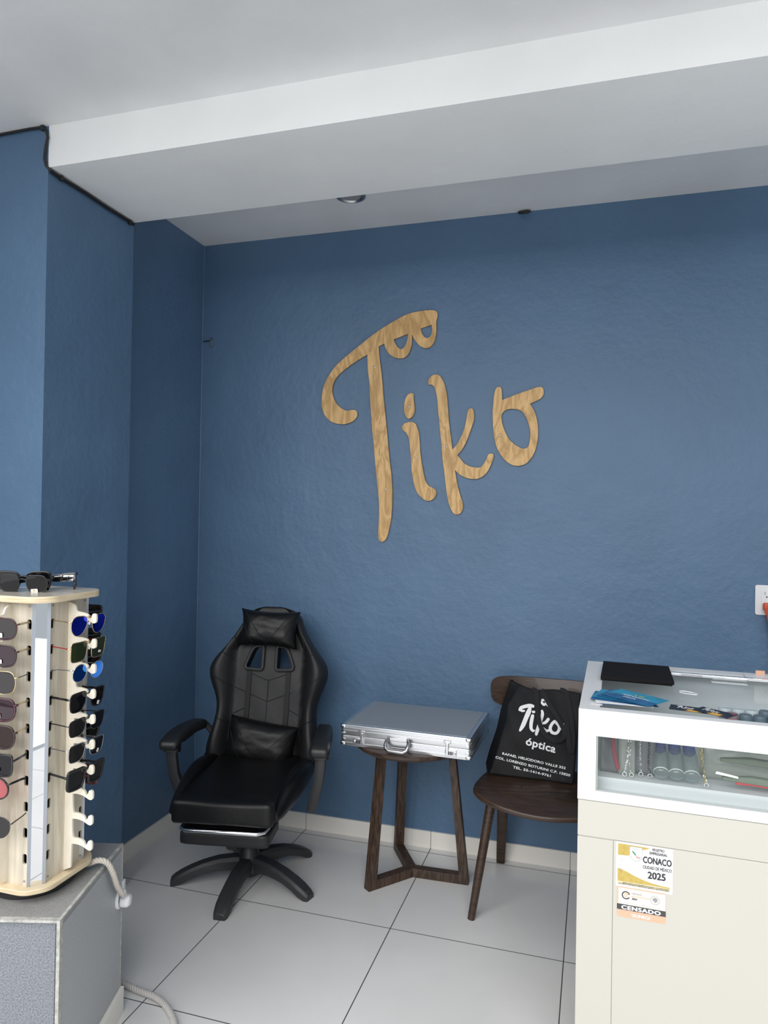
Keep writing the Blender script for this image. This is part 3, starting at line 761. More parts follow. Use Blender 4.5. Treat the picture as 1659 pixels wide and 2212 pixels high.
hd.build('handle', M['steel'], BC)

# ------------------------------------------------------------------ wooden chair
WC = thing('dining_chair', 'dark brown bentwood chair with curved backrest, holding the tote bag', 'chair', (1.115, -0.29, 0))
so = smoothpoly([(-.262, -.13), (-.235, -.195), (-.15, -.245), (0, -.272), (.15, -.245), (.235, -.195), (.262, -.13), (.245, .02), (.205, .14), (.12, .185), (0, .195), (-.12, .185), (-.205, .14), (-.245, .02)], 5)
seatm = flat([so], .020, .006)
for v in seatm.vertices:
    rr = (v.co.x / .26) ** 2; v.co.z += 0.012 * rr - .008 + (-0.012 * max(0, (-v.co.y - .17) / .1))
put('seat', seatm, M['mahogany'], WC, loc=(0, 0, .443), angle=50)
ap = MB().box(-.19, .19, -.17, .12, .395, .428); ap.build('seat_frame', M['mahogany'], WC, bevel=.004)
bo_ = smoothpoly([(-.250, .008), (-.243, .045), (-.20, .058), (-.1, .056), (0, .054), (.1, .056), (.20, .058), (.243, .045), (.250, .008), (.235, -.040), (.18, -.062), (.1, -.070), (0, -.072), (-.1, -.070), (-.18, -.062), (-.235, -.040)], 6)
def curved(poly, thick, zc):
    # grid-fill: cut the outline in columns then bend backwards
    xs = [p[0] for p in poly]; x0, x1 = min(xs) + .0005, max(xs) - .0005; n = 44; rings = []
    for k in range(n + 1):
        x = x0 + (x1 - x0) * (0.5 - 0.5 * math.cos(math.pi * k / n)); hit = []
        for a, b in zip(poly, poly[1:] + poly[:1]):
            if (a[0] - x) * (b[0] - x) <= 0 and a[0] != b[0]:
                t = (x - a[0]) / (b[0] - a[0]); hit.append(a[1] + (b[1] - a[1]) * t)
        zb, zt = min(hit), max(hit); m_ = 8; y = 0.065 * (1 - (x / .25) ** 2); rg = []
        for i in range(m_ + 1): z = zb + (zt - zb) * i / m_; rg.append((x, y - thick / 2 + z * .22, zc + z))
        for i in range(m_, -1, -1): z = zb + (zt - zb) * i / m_; rg.append((x, y + thick / 2 + z * .22, zc + z))
        rings.append(rg)
    return MB().loft(rings)
curved(bo_, .012, 0).build('backrest', M['mahogany'], WC, loc=(.006, .172, .748), bevel=.003, angle=50)
for s in (-1, 1):
    MB().tube([(s * .19, -.14, .425), (s * .222, -.178, .2), (s * .250, -.213, 0)], [.0185, .0165, .0135], 20).build('leg', M['mahogany'], WC)
    MB().tube([(s * .165, .235, .73), (s * .176, .185, .55), (s * .182, .140, .42), (s * .19, .19, .2), (s * .202, .255, 0)], [.75, 1, 1.15, 1.1, .9], 14, flat=(.020, .014)).build('leg', M['mahogany'], WC)

# ------------------------------------------------------------------ tote bag
TB = thing('tote_bag', 'black fabric shop tote bag with white print, standing on the brown chair', 'tote bag', (0.879, -0.279, 0.458))
BT = Matrix.Rotation(R(-22), 4, 'X')
TBM = BT
# outline of the front panel in bag units
def bx(v):   # left edge, seam and right edge along height v (0..1)
    L = [(0, 0), (.11, -.008), (.30, .009), (.48, .028), (.67, .040), (.78, .052), (.90, .064), (1, .073)]
    S = [(0, .012), (.22, .041), (.40, .054), (.56, .069), (.72, .073), (.86, .096), (1, .118)]
    def f_(T): 
        for a, b in zip(T, T[1:]):
            if a[0] <= v <= b[0]: return a[1] + (b[1] - a[1]) * (v - a[0]) / (b[0] - a[0])
        return T[-1][1]
    return f_(L), f_(S)
def topz(x):
    T = [(.05, .378), (.073, .379), (.113, .361), (.151, .347), (.194, .342), (.245, .350), (.29, .350), (.36, .344), (.42, .36)]
    for a, b in zip(T, T[1:]):
        if a[0] <= x <= b[0]: return a[1] + (b[1] - a[1]) * (x - a[0]) / (b[0] - a[0])
    return T[0][1] if x < T[0][0] else T[-1][1]
def relief(x, z):
    n_ = noise.noise(Vector((x * 8, z * 7, 2.2))) * .013 + noise.noise(Vector((x * 18 + z * 9, z * 8, 5.2))) * .006
    n_ += 0.003 * math.sin((x + z * .5) * 48) * max(0, min(1, (z - .05) / .3)) * (1 if x > .23 else .3)
    n_ -= 0.022 * math.sin(math.pi * min(1, max(0, z / .36))) * math.sin(math.pi * min(1, max(0, x / .34)))
    return n_
def bagfront(u, v):
    v2 = v; L_, S_ = bx(v2); Rr = .335 + .02 * v2
    if u < .18: x = L_ + (S_ - L_) * u / .18; dy = .045 * (1 - u / .18) * (1 - .5 * v2)
    else: x = S_ + (Rr - S_) * (u - .18) / .82; dy = 0
    z = v2 * topz(x)
    return tuple(TBM @ Vector((x, relief(x, z) + dy, z)))
def bagback(u, v):
    a = bagfront(u, v); L_, S_ = bx(v); Rr = .335 + .02 * v
    x = L_ + (Rr - L_) * u; z = v * (topz(x) + .0); n_ = relief(x + .3, z) * .5
    b = TBM @ Vector((x, .070 * (1 - .75 * v) + n_ + .01, z))
    e = min(1, u / .02) ; 
    return tuple(b)
bm_ = MB().grid(bagfront, 60, 56); bm_.grid(bagback, 40, 40)
def side(u, v, uu): 
    a = Vector(bagfront(uu, v)); b = Vector(bagback(uu, v)); p = a.lerp(b, u); p.x += (.012 if uu == 0 else -.012) * math.sin(math.pi * u) * v; return tuple(p)
bm_.grid(lambda u, v: side(u, v, 0), 8, 56); bm_.grid(lambda u, v: side(u, v, 1), 8, 56)
bm_.grid(lambda u, v: tuple(Vector(bagfront(u, 0)).lerp(Vector(bagback(u, 0)), v)), 40, 6)
bm_.build('bag_body', M['bag'], TB, solid=.0012, angle=60)
def onbag(me, off=.0022):
    import bmesh
    b = bmesh.new(); b.from_mesh(me)
    for _ in range(2):
        lg = [e for e in b.edges if e.calc_length() > .012]
        if lg: bmesh.ops.subdivide_edges(b, edges=lg, cuts=1)
    bmesh.ops.triangulate(b, faces=b.faces[:]); b.to_mesh(me); b.free()
    for v in me.vertices: v.co = TBM @ Vector((v.co.x, relief(v.co.x, v.co.y) - off, v.co.y))
    return me
def stroke(pts, w):
    """brush stroke polygon from centre line points and widths"""
    Lf, Rt = [], []
    P = [Vector((p[0], p[1])) for p in pts]
    for i in range(len(P)):
        t = (P[min(i + 1, len(P) - 1)] - P[max(i - 1, 0)]).normalized(); n_ = Vector((-t.y, t.x)); ww = (w[i] * 1.22 if isinstance(w, list) else w)
        Lf.append(P[i] + n_ * ww / 2); Rt.append(P[i] - n_ * ww / 2)
    return smoothpoly([tuple(p) for p in Lf + Rt[::-1]], 4)
logo = [stroke([(.120, .252), (.126, .264), (.142, .271), (.160, .276), (.176, .274)], [.007, .011, .012, .012, .008]),
        stroke([(.121, .256), (.132, .252), (.142, .253)], [.006, .008, .004]),
        stroke([(.163, .274), (.157, .250), (.148, .225), (.138, .195), (.127, .173)], [.006, .015, .014, .013, .006]),
        stroke([(.174, .240), (.171, .222), (.169, .205), (.170, .187), (.178, .178), (.184, .182)], [.008, .011, .011, .010, .008, .004]),
        stroke([(.176, .256), (.176, .248)], [.009, .008]),
        stroke([(.208, .262), (.211, .248), (.206, .225), (.199, .200), (.192, .174), (.190, .163)], [.006, .010, .011, .011, .010, .005]),
        stroke([(.236, .232), (.224, .216), (.206, .206), (.216, .192), (.230, .184), (.240, .189)], [.008, .009, .008, .009, .009, .005]),
        stroke([(.262, .226), (.250, .214), (.243, .196), (.250, .181), (.266, .179), (.276, .192), (.275, .208), (.264, .219)], [.008, .009, .010, .010, .009, .009, .008, .007]),
        stroke([(.266, .221), (.280, .221), (.296, .214), (.300, .208)], [.008, .008, .008, .005]),
        stroke([(.290, .214), (.286, .201), (.282, .196)], [.006, .007, .004]),
        stroke([(.206, .298), (.208, .290), (.216, .285), (.222, .290), (.222, .298)], [.005, .008, .009, .006, .004]),
        stroke([(.206, .303), (.222, .302), (.238, .296)], [.006, .006, .005]),
        stroke([(.224, .293), (.229, .284), (.237, .282), (.241, .289)], [.004, .007, .008, .005])]
lg_ = joinmesh([(flat([s], 0), None) for s in logo])
put('logo_print', onbag(lg_), M['print_white'], TB, smooth=False)
def bagtext(body, x, z, size, sx, rot, bold, sp=1.0, name='lettering', shear=0):
    me = textmesh(body, size, sx, bold, 'LEFT', 0, sp, shear)
    w = max(v.co.x for v in me.vertices)
    for v in me.vertices:
        p = Matrix.Rotation(rot, 3, 'Z') @ Vector((v.co.x, v.co.y, 0)); v.co = Vector((x + p.x, z + p.y, 0))
    put(name, onbag(me), M['print_white'], TB, smooth=False)
def fitw(body, size, bold, sp, width):
    me = textmesh(body, size, 1, bold, 'LEFT', 0, sp); return width / (max(v.co.x for v in me.vertices) - min(v.co.x for v in me.vertices))
for body, x, z, size, wd, rot, bold in (('óptica', .150, .124, .040, .116, R(-9), .0011), ('RAFAEL HELIODORO VALLE 352', .060, .0775, .0125, .246, R(-6.5), .00035), ('COL. LORENZO BOTURINI C.P. 15820', .035, .0605, .0125, .290, R(-7), .00035), ('TEL. 55-1414-9761', .105, .0315, .0125, .146, R(-6.5), .00035)):
    bagtext(body, x, z, size, fitw(body, size, bold, 1.05, wd), rot, bold, 1.05)
def ribbon(pts, w, name, thick=.002):
    P = smoothpoly3(pts, 8); rings = []
    for i, p in enumerate(P):
        t = (P[min(i + 1, len(P) - 1)] - P[max(i - 1, 0)]).normalized(); n_ = Vector((-t.z, 0, t.x))
        if n_.length < 1e-5: n_ = Vector((1, 0, 0))
        n_.normalize(); d = Vector((0, thick / 2, 0)); tw = Vector((0, 0, 0))
        rings.append([tuple(TBM @ (p + n_ * w / 2 + tw - d)), tuple(TBM @ (p - n_ * w / 2 - tw - d)), tuple(TBM @ (p - n_ * w / 2 - tw + d)), tuple(TBM @ (p + n_ * w / 2 + tw + d))])
    return MB().loft(rings).build(name, M['bag'], TB, angle=60)
def smoothpoly3(pts, seg):
    P = [Vector(p) for p in pts]; out = []
    for i in range(len(P) - 1):
        p0 = P[max(i - 1, 0)]; p1 = P[i]; p2 = P[i + 1]; p3 = P[min(i + 2, len(P) - 1)]
        for j in range(seg):
            t = j / seg
            out.append(0.5 * (2 * p1 + (p2 - p0) * t + (2 * p0 - 5 * p1 + 4 * p2 - p3) * t * t + (3 * p1 - p0 - 3 * p2 + p3) * t ** 3))
    out.append(P[-1]); return out
ribbon([(x, relief(x, z) - .006 - d, z) for x, z, d in [(.165, .345, 0), (.185, .330, 0), (.190, .280, 0), (.200, .215, .004), (.225, .170, .006), (.262, .150, .006), (.290, .160, .006), (.297, .190, .004), (.272, .235, .003), (.238, .285, 0), (.213, .325, 0), (.205, .345, 0)]], .018, 'handle')
ribbon([(x, relief(x, z) - .006 - d, z) for x, z, d in [(.275, .350, 0), (.300, .340, 0), (.315, .28, .002), (.325, .22, .004), (.330, .16, .004), (.325, .115, .004), (.315, .15, .006), (.305, .22, .004)]], .018, 'handle')

# ------------------------------------------------------------------ plinth
N_ = Vector((0.071, -1.68, 0)); PE = math.atan2(.2831, .9591)    # plinth turned a little towards the street
PL = thing('display_plinth', 'grey stone-look plinth with pitted front face under the sunglasses stand', 'plinth', N_, PE)
# local: -x to the left along the front, +y to the back
PW, PD, PH = 1.0, .386, .495
MB().box(-PW, 0, 0, PD, 0.0, PH - .018).build('plinth_body', M['ped_side'], PL, smooth=False, bevel=.001)
MB().box(-PW, 0, -.002, PD, PH - .018, PH).build('top_slab', M['ped_top'], PL, smooth=False, bevel=.0015)
MB().box(-PW, -.014, -.004, 0.0, 0.0, PH - .004).build('front_slab', M['ped_front'], PL, smooth=False, bevel=.001)
gm = MB(); gm.box(-.007, .0012, -.0145, .0015, .0, PH - .003); gm.box(-PW, .001, -.0148, -.001, PH - .0055, PH + .0004); gm.box(-.006, .0012, 0, PD, PH - .004, PH + .0006); gm.box(-.006, .0012, PD - .003, PD + .001, 0, PH + .0006)
gm.build('grout_joint', M['grout'], PL, smooth=False)
MB().box(0, .010, -.002, PD + .004, 0, .075).build('skirting', M['skirt_y'], PL, smooth=False, bevel=.001)
# socket and plug on the side of the plinth
sk = Matrix.Rotation(R(90), 4, 'Y')
MB().lathe([(.027, 0), (.027, .004), (.022, .007), (.019, .004)], 28, mat=Matrix.Translation((0, PD - .024, .345)) @ sk).build('power_socket', M['white_pl'], PL)
MB().box(.0, .006, PD - .004, PD + .012, .352, .385).build('socket_box', M['white_pl'], PL, bevel=.001)
CORD = thing('power_cord', 'cream twisted power cord with white plug hanging over the plinth side', 'power cord', (0, 0, 0))
rp_ = [(-.085, -1.47, .504), (-.035, -1.468, .508), (-.004, -1.462, .520), (.014, -1.448, .510), (.018, -1.428, .475), (.010, -1.398, .424), (.0, -1.366, .386), (-.005, -1.348, .368)]
rope(rp_, .0078, 3, .026).build('twisted_cable', M['rope'], CORD, angle=80)
pb = MB().tube([(-.003, -1.354, .380), (-.005, -1.347, .370), (-.007, -1.340, .361)], [.0085, .0105, .0115], 14); pb.build('strain_relief', M['white_pl'], CORD)
sr = MB()
for k in range(3): sr.tube([(-.0035 - .001 * k, -1.353 + .0035 * k, .3785 - .005 * k), (-.0037 - .001 * k, -1.3522 + .0035 * k, .3772 - .005 * k)], .0108 + .0005 * k, 14)
sr.build('relief_ribs', M['grey_ink'], CORD)
pg = softbox(.030, .036, .036, .011, 8); put('plug', pg, M['white_pl'], CORD, mw=Matrix.Translation((-.010, -1.330, .343)) @ Matrix.Rotation(PE, 4, 'Z') @ Matrix.Rotation(R(-20), 4, 'X'))
FR = rope([(-.17, -1.20, .011), (-.10, -1.212, .011), (-.06, -1.221, .011), (-.015, -1.228, .011), (.031, -1.235, .011), (.075, -1.253, .011), (.119, -1.284, .011), (.153, -1.318, .011), (.183, -1.362, .011), (.20, -1.42, .011), (.205, -1.52, .011)], .0095, 3, .030).build('floor_cable', M['rope_g'], angle=80)
tag(FR, 'grey twisted cable snaking out from behind the plinth across the floor tiles', 'cable')

# ------------------------------------------------------------------ rotating sunglasses stand
SX, SY = -0.125, -1.560
DS = thing('sunglasses_stand', 'tall rotating pale wood sunglasses stand with mirror corner strips', 'display stand', (SX, SY, 0.495))
HB = 0.095; ZB0, ZB1, ZT0, ZT1 = .028, .040, .746, .762
MB().lathe([(.098, 0), (.104, .006), (.104, .016), (.098, .022), (.05, .028)], 56).build('turntable', M['blk_plastic'], DS)
def cplate(h, c):
    return roundpoly([(h - c, -h), (h, -h + c), (h, h - c), (h - c, h), (-h + c, h), (-h, h - c), (-h, -h + c), (-h + c, -h)], .022, 5)
put('base_plate', flat([cplate(.119, .040)], ZB1 - ZB0, .0008), M['pale_edge'], DS, loc=(0, 0, (ZB0 + ZB1) / 2), angle=50)
tp = put('top_plate', flat([cplate(.121, .036)], ZT1 - ZT0, .0008), M['pale_edge'], DS, loc=(0, 0, (ZT0 + ZT1) / 2), angle=50)
put('top_veneer', flat([cplate(.1195, .036)], .0008), pmat('grey_top_veneer', (.50, .46, .39), .22, var=.08, vscale=30), tp, loc=(0, 0, .0081))
CH = .027
slots = []
ROWS = [.715 - .0648 * i for i in range(10)]    # slot tops above the plinth
SZ0 = .495
for zt in ROWS:
    for s in (-1, 1): slots.append((s * .0575, zt + .0))
Hh = (ZT0 - ZB1)
def rotz(a): return Matrix.Rotation(a, 4, 'Z')
finp = []
def fin_profile():
    pts = [(0, ZB1 + .002)]
    for i in range(9, -1, -1):
        zq = ROWS[i] + .002           # arm top at the spine
        pts += [(.024, zq - .032) if i < 9 else (.022, ZB1 + .012), (.024, zq - .020), (.040, zq - .019), (.058, zq - .022), (.074, zq - .029), (.082, zq - .029), (.086, zq - .024), (.086, zq - .010), (.082, zq - .005), (.075, zq - .006), (.0705, zq - .016), (.066, zq - .0175), (.062, zq - .010), (.056, zq - .006), (.040, zq - .003), (.027, zq - .001)]
    zq = ROWS[0] + .002
    pts += [(.024, zq + .002), (.021, zq + .010), (.018, zq + .015), (.008, zq + .020), (0, zq + .021)]
    return pts
FP = fin_profile()
face_parts = []
for k, nm in enumerate(('front_panel', 'right_panel', 'rear_panel', 'left_panel')):
    A = rotz(R(90 * k))
    w2 = HB - CH
    outer = [(-w2, ZB1), (w2, ZB1), (w2, ZT0), (-w2, ZT0)]
    hol = [roundrect(.0125, .0250, .004, 3, cx, cz - .025) for cx, cz in slots]
    pm = flat([outer] + hol, .005)
    mwx = A @ Matrix.Translation((0, -HB + .0025, 0)) @ Matrix.Rotation(R(90), 4, 'X')
    put(nm, pm, M['pale_wood'], DS, mw=mwx, smooth=False)
    fm = flat([smoothpoly(FP, 3, tuple(i for i, q in enumerate(FP) if q[0] < .0245))], .0055)
    mf = A @ Matrix.Translation((0, -HB, 0)) @ Matrix.Rotation(R(-90), 4, 'Z') @ Matrix.Rotation(R(90), 4, 'X')
    put('bridge_rack', fm, M['fin_wood'], DS, mw=mf, angle=50)
    # chamfer: mirror and two trims; between this face and the next
    p0 = Vector((w2, -HB, 0)); p1 = Vector((HB, -w2, 0)); dv = (p1 - p0); L = dv.length; dv.normalize(); nv = Vector((dv.y, -dv.x, 0))
    def strip(t0, t1, out, mat, name):
        a = p0 + dv * t0; b = p0 + dv * t1; q = MB()
        vs = [a - nv * .004, b - nv * .004, b + nv * out, a + nv * out]
        q.add([(v.x, v.y, ZB1) for v in vs] + [(v.x, v.y, ZT0) for v in vs], [(0, 3, 2, 1), (4, 5, 6, 7), (0, 1, 5, 4), (1, 2, 6, 5), (2, 3, 7, 6), (3, 0, 4, 7)], A)
        q.build(name, mat, DS, smooth=False)
    strip(.006, L - .006, .001, M['mirror'], 'mirror_strip')
    strip(-.002, .006, .003, M['alu_trim'], 'mirror_trim'); strip(L - .006, L + .002, .003, M['alu_trim'], 'mirror_trim')
    for cx in (-.058, .058):
        for cz in (ZB1 + .012, ZT0 - .010):
            sc_ = MB().lathe([(.0030, 0), (.0028, .0010), (.0012, .0014)], 10, mat=Matrix.Rotation(R(90), 4, 'X'))
            sc_.build('screw', M['steel'], DS, mw=A @ Matrix.Translation((cx, -HB - .0001, cz)))
MB().box(-.02, .02, -.02, .02, ZB1, ZT0).build('inner_post', M['dark_in'], DS, smooth=False)

# ------------------------------------------------------------------ sunglasses
M['l_blue'] = lensmat('blue_violet_mirror_lens', (.1, .1, .3), 1.0, (.05, .09, .95), .80, .06, (.004, .01, .20))
M['l_sky'] = lensmat('bright_blue_mirror_lens', (.1, .2, .5), 1.0, (.06, .30, 1.0), .78, .05, (.005, .05, .30))
M['l_green'] = lensmat('olive_green_lens', (.22, .26, .16), .55, (1, 1, 1), .06, .03, (.030, .045, .022))
M['l_grey'] = lensmat('grey_lens', (.20, .20, .20), .55, (1, 1, 1), .06, .03, (.012, .012, .013))
M['l_dark'] = lensmat('near_black_lens', (.05, .05, .06), .9, (1, 1, 1), .07, .02, (.004, .004, .006))
M['l_plum'] = lensmat('plum_gradient_lens', (.16, .09, .12), .6, (1, 1, 1), .10, .02, (.035, .014, .024))
M['l_brown'] = lensmat('dark_brown_lens', (.12, .04, .02), .8, (1, 1, 1), .10, .02, (.018, .003, .002))
M['l_smoke'] = lensmat('smoke_gradient_lens', (.25, .21, .23), .45, (1, 1, 1), .12, .02, (.025, .020, .024))
M['l_pink'] = lensmat('pink_lens', (.85, .42, .44), .35, (1, 1, 1), .08, .02, (.62, .20, .22))
M['l_mid'] = lensmat('mid_grey_lens', (.30, .30, .31), .5, (1, 1, 1), .08, .02, (.035, .035, .037))
M['f_black'] = pmat('glossy_black_frame', (.006, .006, .007), .15, coat=.5)
M['f_matt'] = pmat('matt_black_frame', (.010, .010, .011), .45)
M['f_gold'] = pmat('gold_metal_frame', (.72, .56, .32), .25, metal=1)
M['f_silver'] = pmat('silver_metal_frame', (.6, .6, .62), .25, metal=1)
M['f_gun'] = pmat('gunmetal_frame', (.10, .10, .11), .3, metal=1)
M['f_red'] = pmat('dark_red_acetate', (.26, .012, .020), .2, coat=.5)
M['f_wine'] = pmat('wine_acetate_frame', (.045, .004, .014), .15, coat=.5)
M['f_brown'] = pmat('brown_black_acetate', (.020, .006, .004), .15, coat=.5)
SH = {
 'aviator': ([(0, 1), (.55, .96), (.95, .62), (1, .1), (.82, -.5), (.35, -.95), (-.15, -1), (-.6, -.7), (-.92, -.1), (-.96, .45), (-.7, .9)], .62),
 'round': ([(math.cos(R(a)), math.sin(R(a))) for a in range(0, 360, 30)], .35),
 'square': ([(-.85, .93), (0, 1), (.9, .86), (1, .2), (.85, -.65), (.5, -.98), (-.35, -.98), (-.8, -.6), (-.98, .2)], .55),
 'rect': ([(-.92, .95), (.0, 1), (.95, .95), (1, .2), (.9, -.72), (.55, -1), (-.5, -1), (-.88, -.7), (-1, .2)], .6),
 'big': ([(-.8, .92), (0, 1), (.72, .9), (1, .35), (.97, -.25), (.72, -.8), (.2, -1), (-.4, -.97), (-.8, -.6), (-.97, .1)], .45),
 'hexa': ([(-.62, .95), (.7, 1), (1, .45), (.86, -.4), (.5, -.97), (-.45, -.95), (-.92, -.35), (-1, .4)], .45),
}
def glasses(label, shape, w, h, lens, frame, fr=.0011, temple=None, tmode='slot', tag_=None, gap=.018, plastic=False, th=.0022, folded=False):
    """bridge at the origin, front towards -Y, temples towards +Y"""
    G = thing('sunglasses', label, 'sunglasses', (0, 0, 0), 0)
    temple = temple or frame
    base, br = SH[shape]
    cx = gap / 2 + w / 2; cz = -h * br * .62
    fmb = MB()
    for s in (-1, 1):
        poly = [(s * (cx + x * w / 2), cz + z * h / 2) for x, z in base]
        if s < 0: poly = poly[::-1]
        sp = smoothpoly(poly, 5)
        def wrap(x): return .10 * x * x / .07 + 0
        lm = flat([sp], .0012)
        for v in lm.vertices: v.co = Vector((v.co.x, wrap(v.co.x) * .55 + v.co.z + .010 * (abs(v.co.x) - .03) * 0, v.co.y))
        put('lens', lm, lens, G, angle=60)
        loop = [(x, wrap(x) * .55, z) for x, z in sp]
        if plastic: fmb.tube(loop, 1.0, 10, closed=True, flat=(th, th * 1.15))
        else: fmb.tube(loop, fr, 8, closed=True)
    bw = fr * 1.2 if not plastic else th * 1.05
    xg = gap / 2 + w * .04
    fmb.tube([(-xg, .0, -.003), (-xg * .5, -.001, .0005), (0, -.0015, .0015), (xg * .5, -.001, .0005), (xg, .0, -.003)], bw, 8)
    if shape == 'aviator' or not plastic and shape in ('square', 'rect'):
        fmb.tube([(-xg * 1.5, .0, cz + h * .42), (0, -.002, cz + h * .46), (xg * 1.5, .0, cz + h * .42)], fr, 8)
    xo = gap / 2 + w; zo = cz + h * .22
    yo = .10 * xo * xo / .07 * .55
    for s in (-1, 1):
        fmb.tube([(s * (xo - .001), yo, zo), (s * (xo + .003), yo + .001, zo), (s * (xo + .0035), yo + .006, zo)], bw * 1.2, 8)
    fmb.build('frame', frame, G, angle=60)
    for s in (-1, 1):
        t = MB()
        if folded:
            zz = zo - .002
            t.tube([(s * (xo + .003), yo + .005, zz), (s * (xo - .004), yo + .010 + .004 * (s > 0), zz), (s * .01, yo + .012 + .005 * (s > 0), zz - .004), (-s * .045, yo + .012 + .004 * (s > 0), zz - .012), (-s * .060, yo + .012, zz - .026)], 1, 8, flat=(.0013, .0035 if plastic else .002))
        elif tmode == 'slot':
            t.tube([(s * (xo + .003), yo + .004, zo), (s * (xo * .5 + .0300), .048, zo * .6 - .006), (s * .0575, .069, -.013), (s * .0560, .085, -.016)], 1, 8, flat=(.0011, .0030) if plastic else (.0010, .0014))
        elif tmode == 'open':
            t.tube([(s * (xo + .003), yo + .004, zo), (s * (xo + .002), .08, zo - .001), (s * (xo - .002), .115, zo - .006), (s * (xo - .006), .142, zo - .028)], 1, 8, flat=(.0015, .0055) if plastic else (.0012, .002))
        t.build('temple', temple, G, angle=60)
        if not plastic:
            np_ = MB().lathe([(.002, -.004), (.0035, 0), (.002, .004)], 8, mat=Matrix.Translation((s * (gap / 2 - .003), .005, cz + h * .05)))
            np_.build('nose_pad', M['white_pl'], G)
    if tag_:
        tx, tz, tw, thh, rot = tag_
        tm = flat([roundrect(tw, thh, .0015, 2)], .0003)
        yy = .10 * tx * tx / .07 * .55 - .0016
        sl = math.atan(2 * .10 * .55 / .07 * tx)
        q = put('lens_sticker', tm, M['paper'], G, mw=Matrix.Translation((tx, yy - .0006, tz)) @ Matrix.Rotation(sl, 4, 'Z') @ Matrix.Rotation(R(90), 4, 'X') @ Matrix.Rotation(R(rot), 4, 'Z'))
        dm = MB().box(-tw * .30, tw * .30, -thh * .22, -thh * .10, .0002, .0004); dm.box(-tw * .12, tw * .12, thh * .05, thh * .30, .0002, .0004)
        dm.build('sticker_mark', M['gold_ink'], q, smooth=False)
    return G
def hang(G, face, row, dz=0.0, tiltx=6, roll=0, out=.066):
    """rest the bridge in the notch of the rack on one face of the stand"""
    a = R(90 * face)
    p = rotz(a) @ Vector((0, -HB - out, 0))
    G.matrix_world = Matrix.Translation((SX + p.x, SY + p.y, SZ0 + ROWS[row] - .013 + dz)) @ rotz(a) @ Matrix.Rotation(R(tiltx), 4, 'X') @ Matrix.Rotation(R(roll), 4, 'Y')
    return G
gr = 'sunglasses on the rotating stand'
side_set = [
 ('blue-violet mirrored aviator sunglasses, topmost on the stand side facing right', 'aviator', .054, .050, 'l_blue', 'f_gold', {}),
 ('olive green square sunglasses with dark red temples on the right side of the stand', 'rect', .054, .050, 'l_green', 'f_gold', dict(temple='f_red', tag_=(.040, -.030, .011, .006, -10), th=.002)),
 ('bright blue mirrored round sunglasses on the right side of the stand', 'round', .047, .045, 'l_sky', 'f_silver', {}),
 ('black square sunglasses just below the bright blue pair on the stand', 'square', .053, .050, 'l_dark', 'f_black', dict(tag_=(.040, -.034, .009, .010, -10), plastic=True, th=.0012)),
 ('dark grey square sunglasses with thin metal rims, fifth from top on right side', 'square', .055, .044, 'l_grey', 'f_gun', {}),
 ('dark grey thin-rimmed sunglasses just above the chunky black pair on the stand', 'square', .055, .046, 'l_grey', 'f_silver', dict(tag_=(.042, -.030, .008, .010, -20))),
 ('chunky matt black plastic sunglasses, lowest pair on the right side of the stand', 'rect', .056, .050, 'l_dark', 'f_matt', dict(plastic=True, th=.0028)),
]
for i, (lb, sh, w, h, ln, fr_, kw) in enumerate(side_set):
    kw = dict(kw)
    if 'temple' in kw: kw['temple'] = M[kw['temple']]
    G = glasses(lb, sh, w, h, M[ln], M[fr_], **kw); G['group'] = gr
    hang(G, 1, i, 0, 7, (1.5, -1, 2, 0, -1.5, 1, 2)[i])
front_set = [
 ('large smoke sunglasses with pink lower rim, topmost on the stand front', 'big', .067, .052, 'l_smoke', 'f_wine', dict(plastic=True, th=.0015, temple='f_gold', tag_=(.030, -.030, .016, .011, 0))),
 ('large plum sunglasses with gold flower hinge, second pair on the stand front', 'big', .067, .052, 'l_plum', 'f_brown', dict(plastic=True, th=.0018, temple='f_gold', tag_=(.031, -.028, .015, .010, 0))),
 ('rounded gradient smoke sunglasses with gold rim and black temple on stand front', 'big', .067, .056, 'l_smoke', 'f_gold', dict(plastic=False, fr=.0014, temple='f_black')),
 ('wine red framed plum sunglasses with gold side curve on the stand front', 'big', .067, .054, 'l_plum', 'f_wine', dict(plastic=True, th=.0026, temple='f_gold', tag_=(.030, -.030, .014, .010, 0))),
 ('very dark brown sunglasses with pearl hinge, fifth pair on the stand front', 'big', .067, .056, 'l_brown', 'f_brown', dict(plastic=True, th=.0022, temple='f_gold')),
 ('black rounded-square sunglasses with rainbow sticker above the pink round pair', 'rect', .062, .052, 'l_dark', 'f_black', dict(plastic=True, th=.0022, tag_=(.031, -.030, .015, .009, 0))),
 ('round pink-lensed sunglasses with black rims on the stand front', 'round', .054, .052, 'l_pink', 'f_black', dict(plastic=True, th=.0018, tag_=(.028, -.022, .014, .011, 0))),
 ('thin grey aviator sunglasses, lowest pair on the stand front', 'aviator', .060, .052, 'l_mid', 'f_gun', dict(tag_=(.030, -.036, .016, .008, 0))),
]
for i, (lb, sh, w, h, ln, fr_, kw) in enumerate(front_set):
    kw = dict(kw)
    if 'temple' in kw: kw['temple'] = M[kw['temple']]
    G = glasses(lb, sh, w, h, M[ln], M[fr_], **kw); G['group'] = gr
    hang(G, 0, i, 0 if i < 7 else -.018, 5, (0, 1, -1, 0, 1, 0, -1, 2)[i])
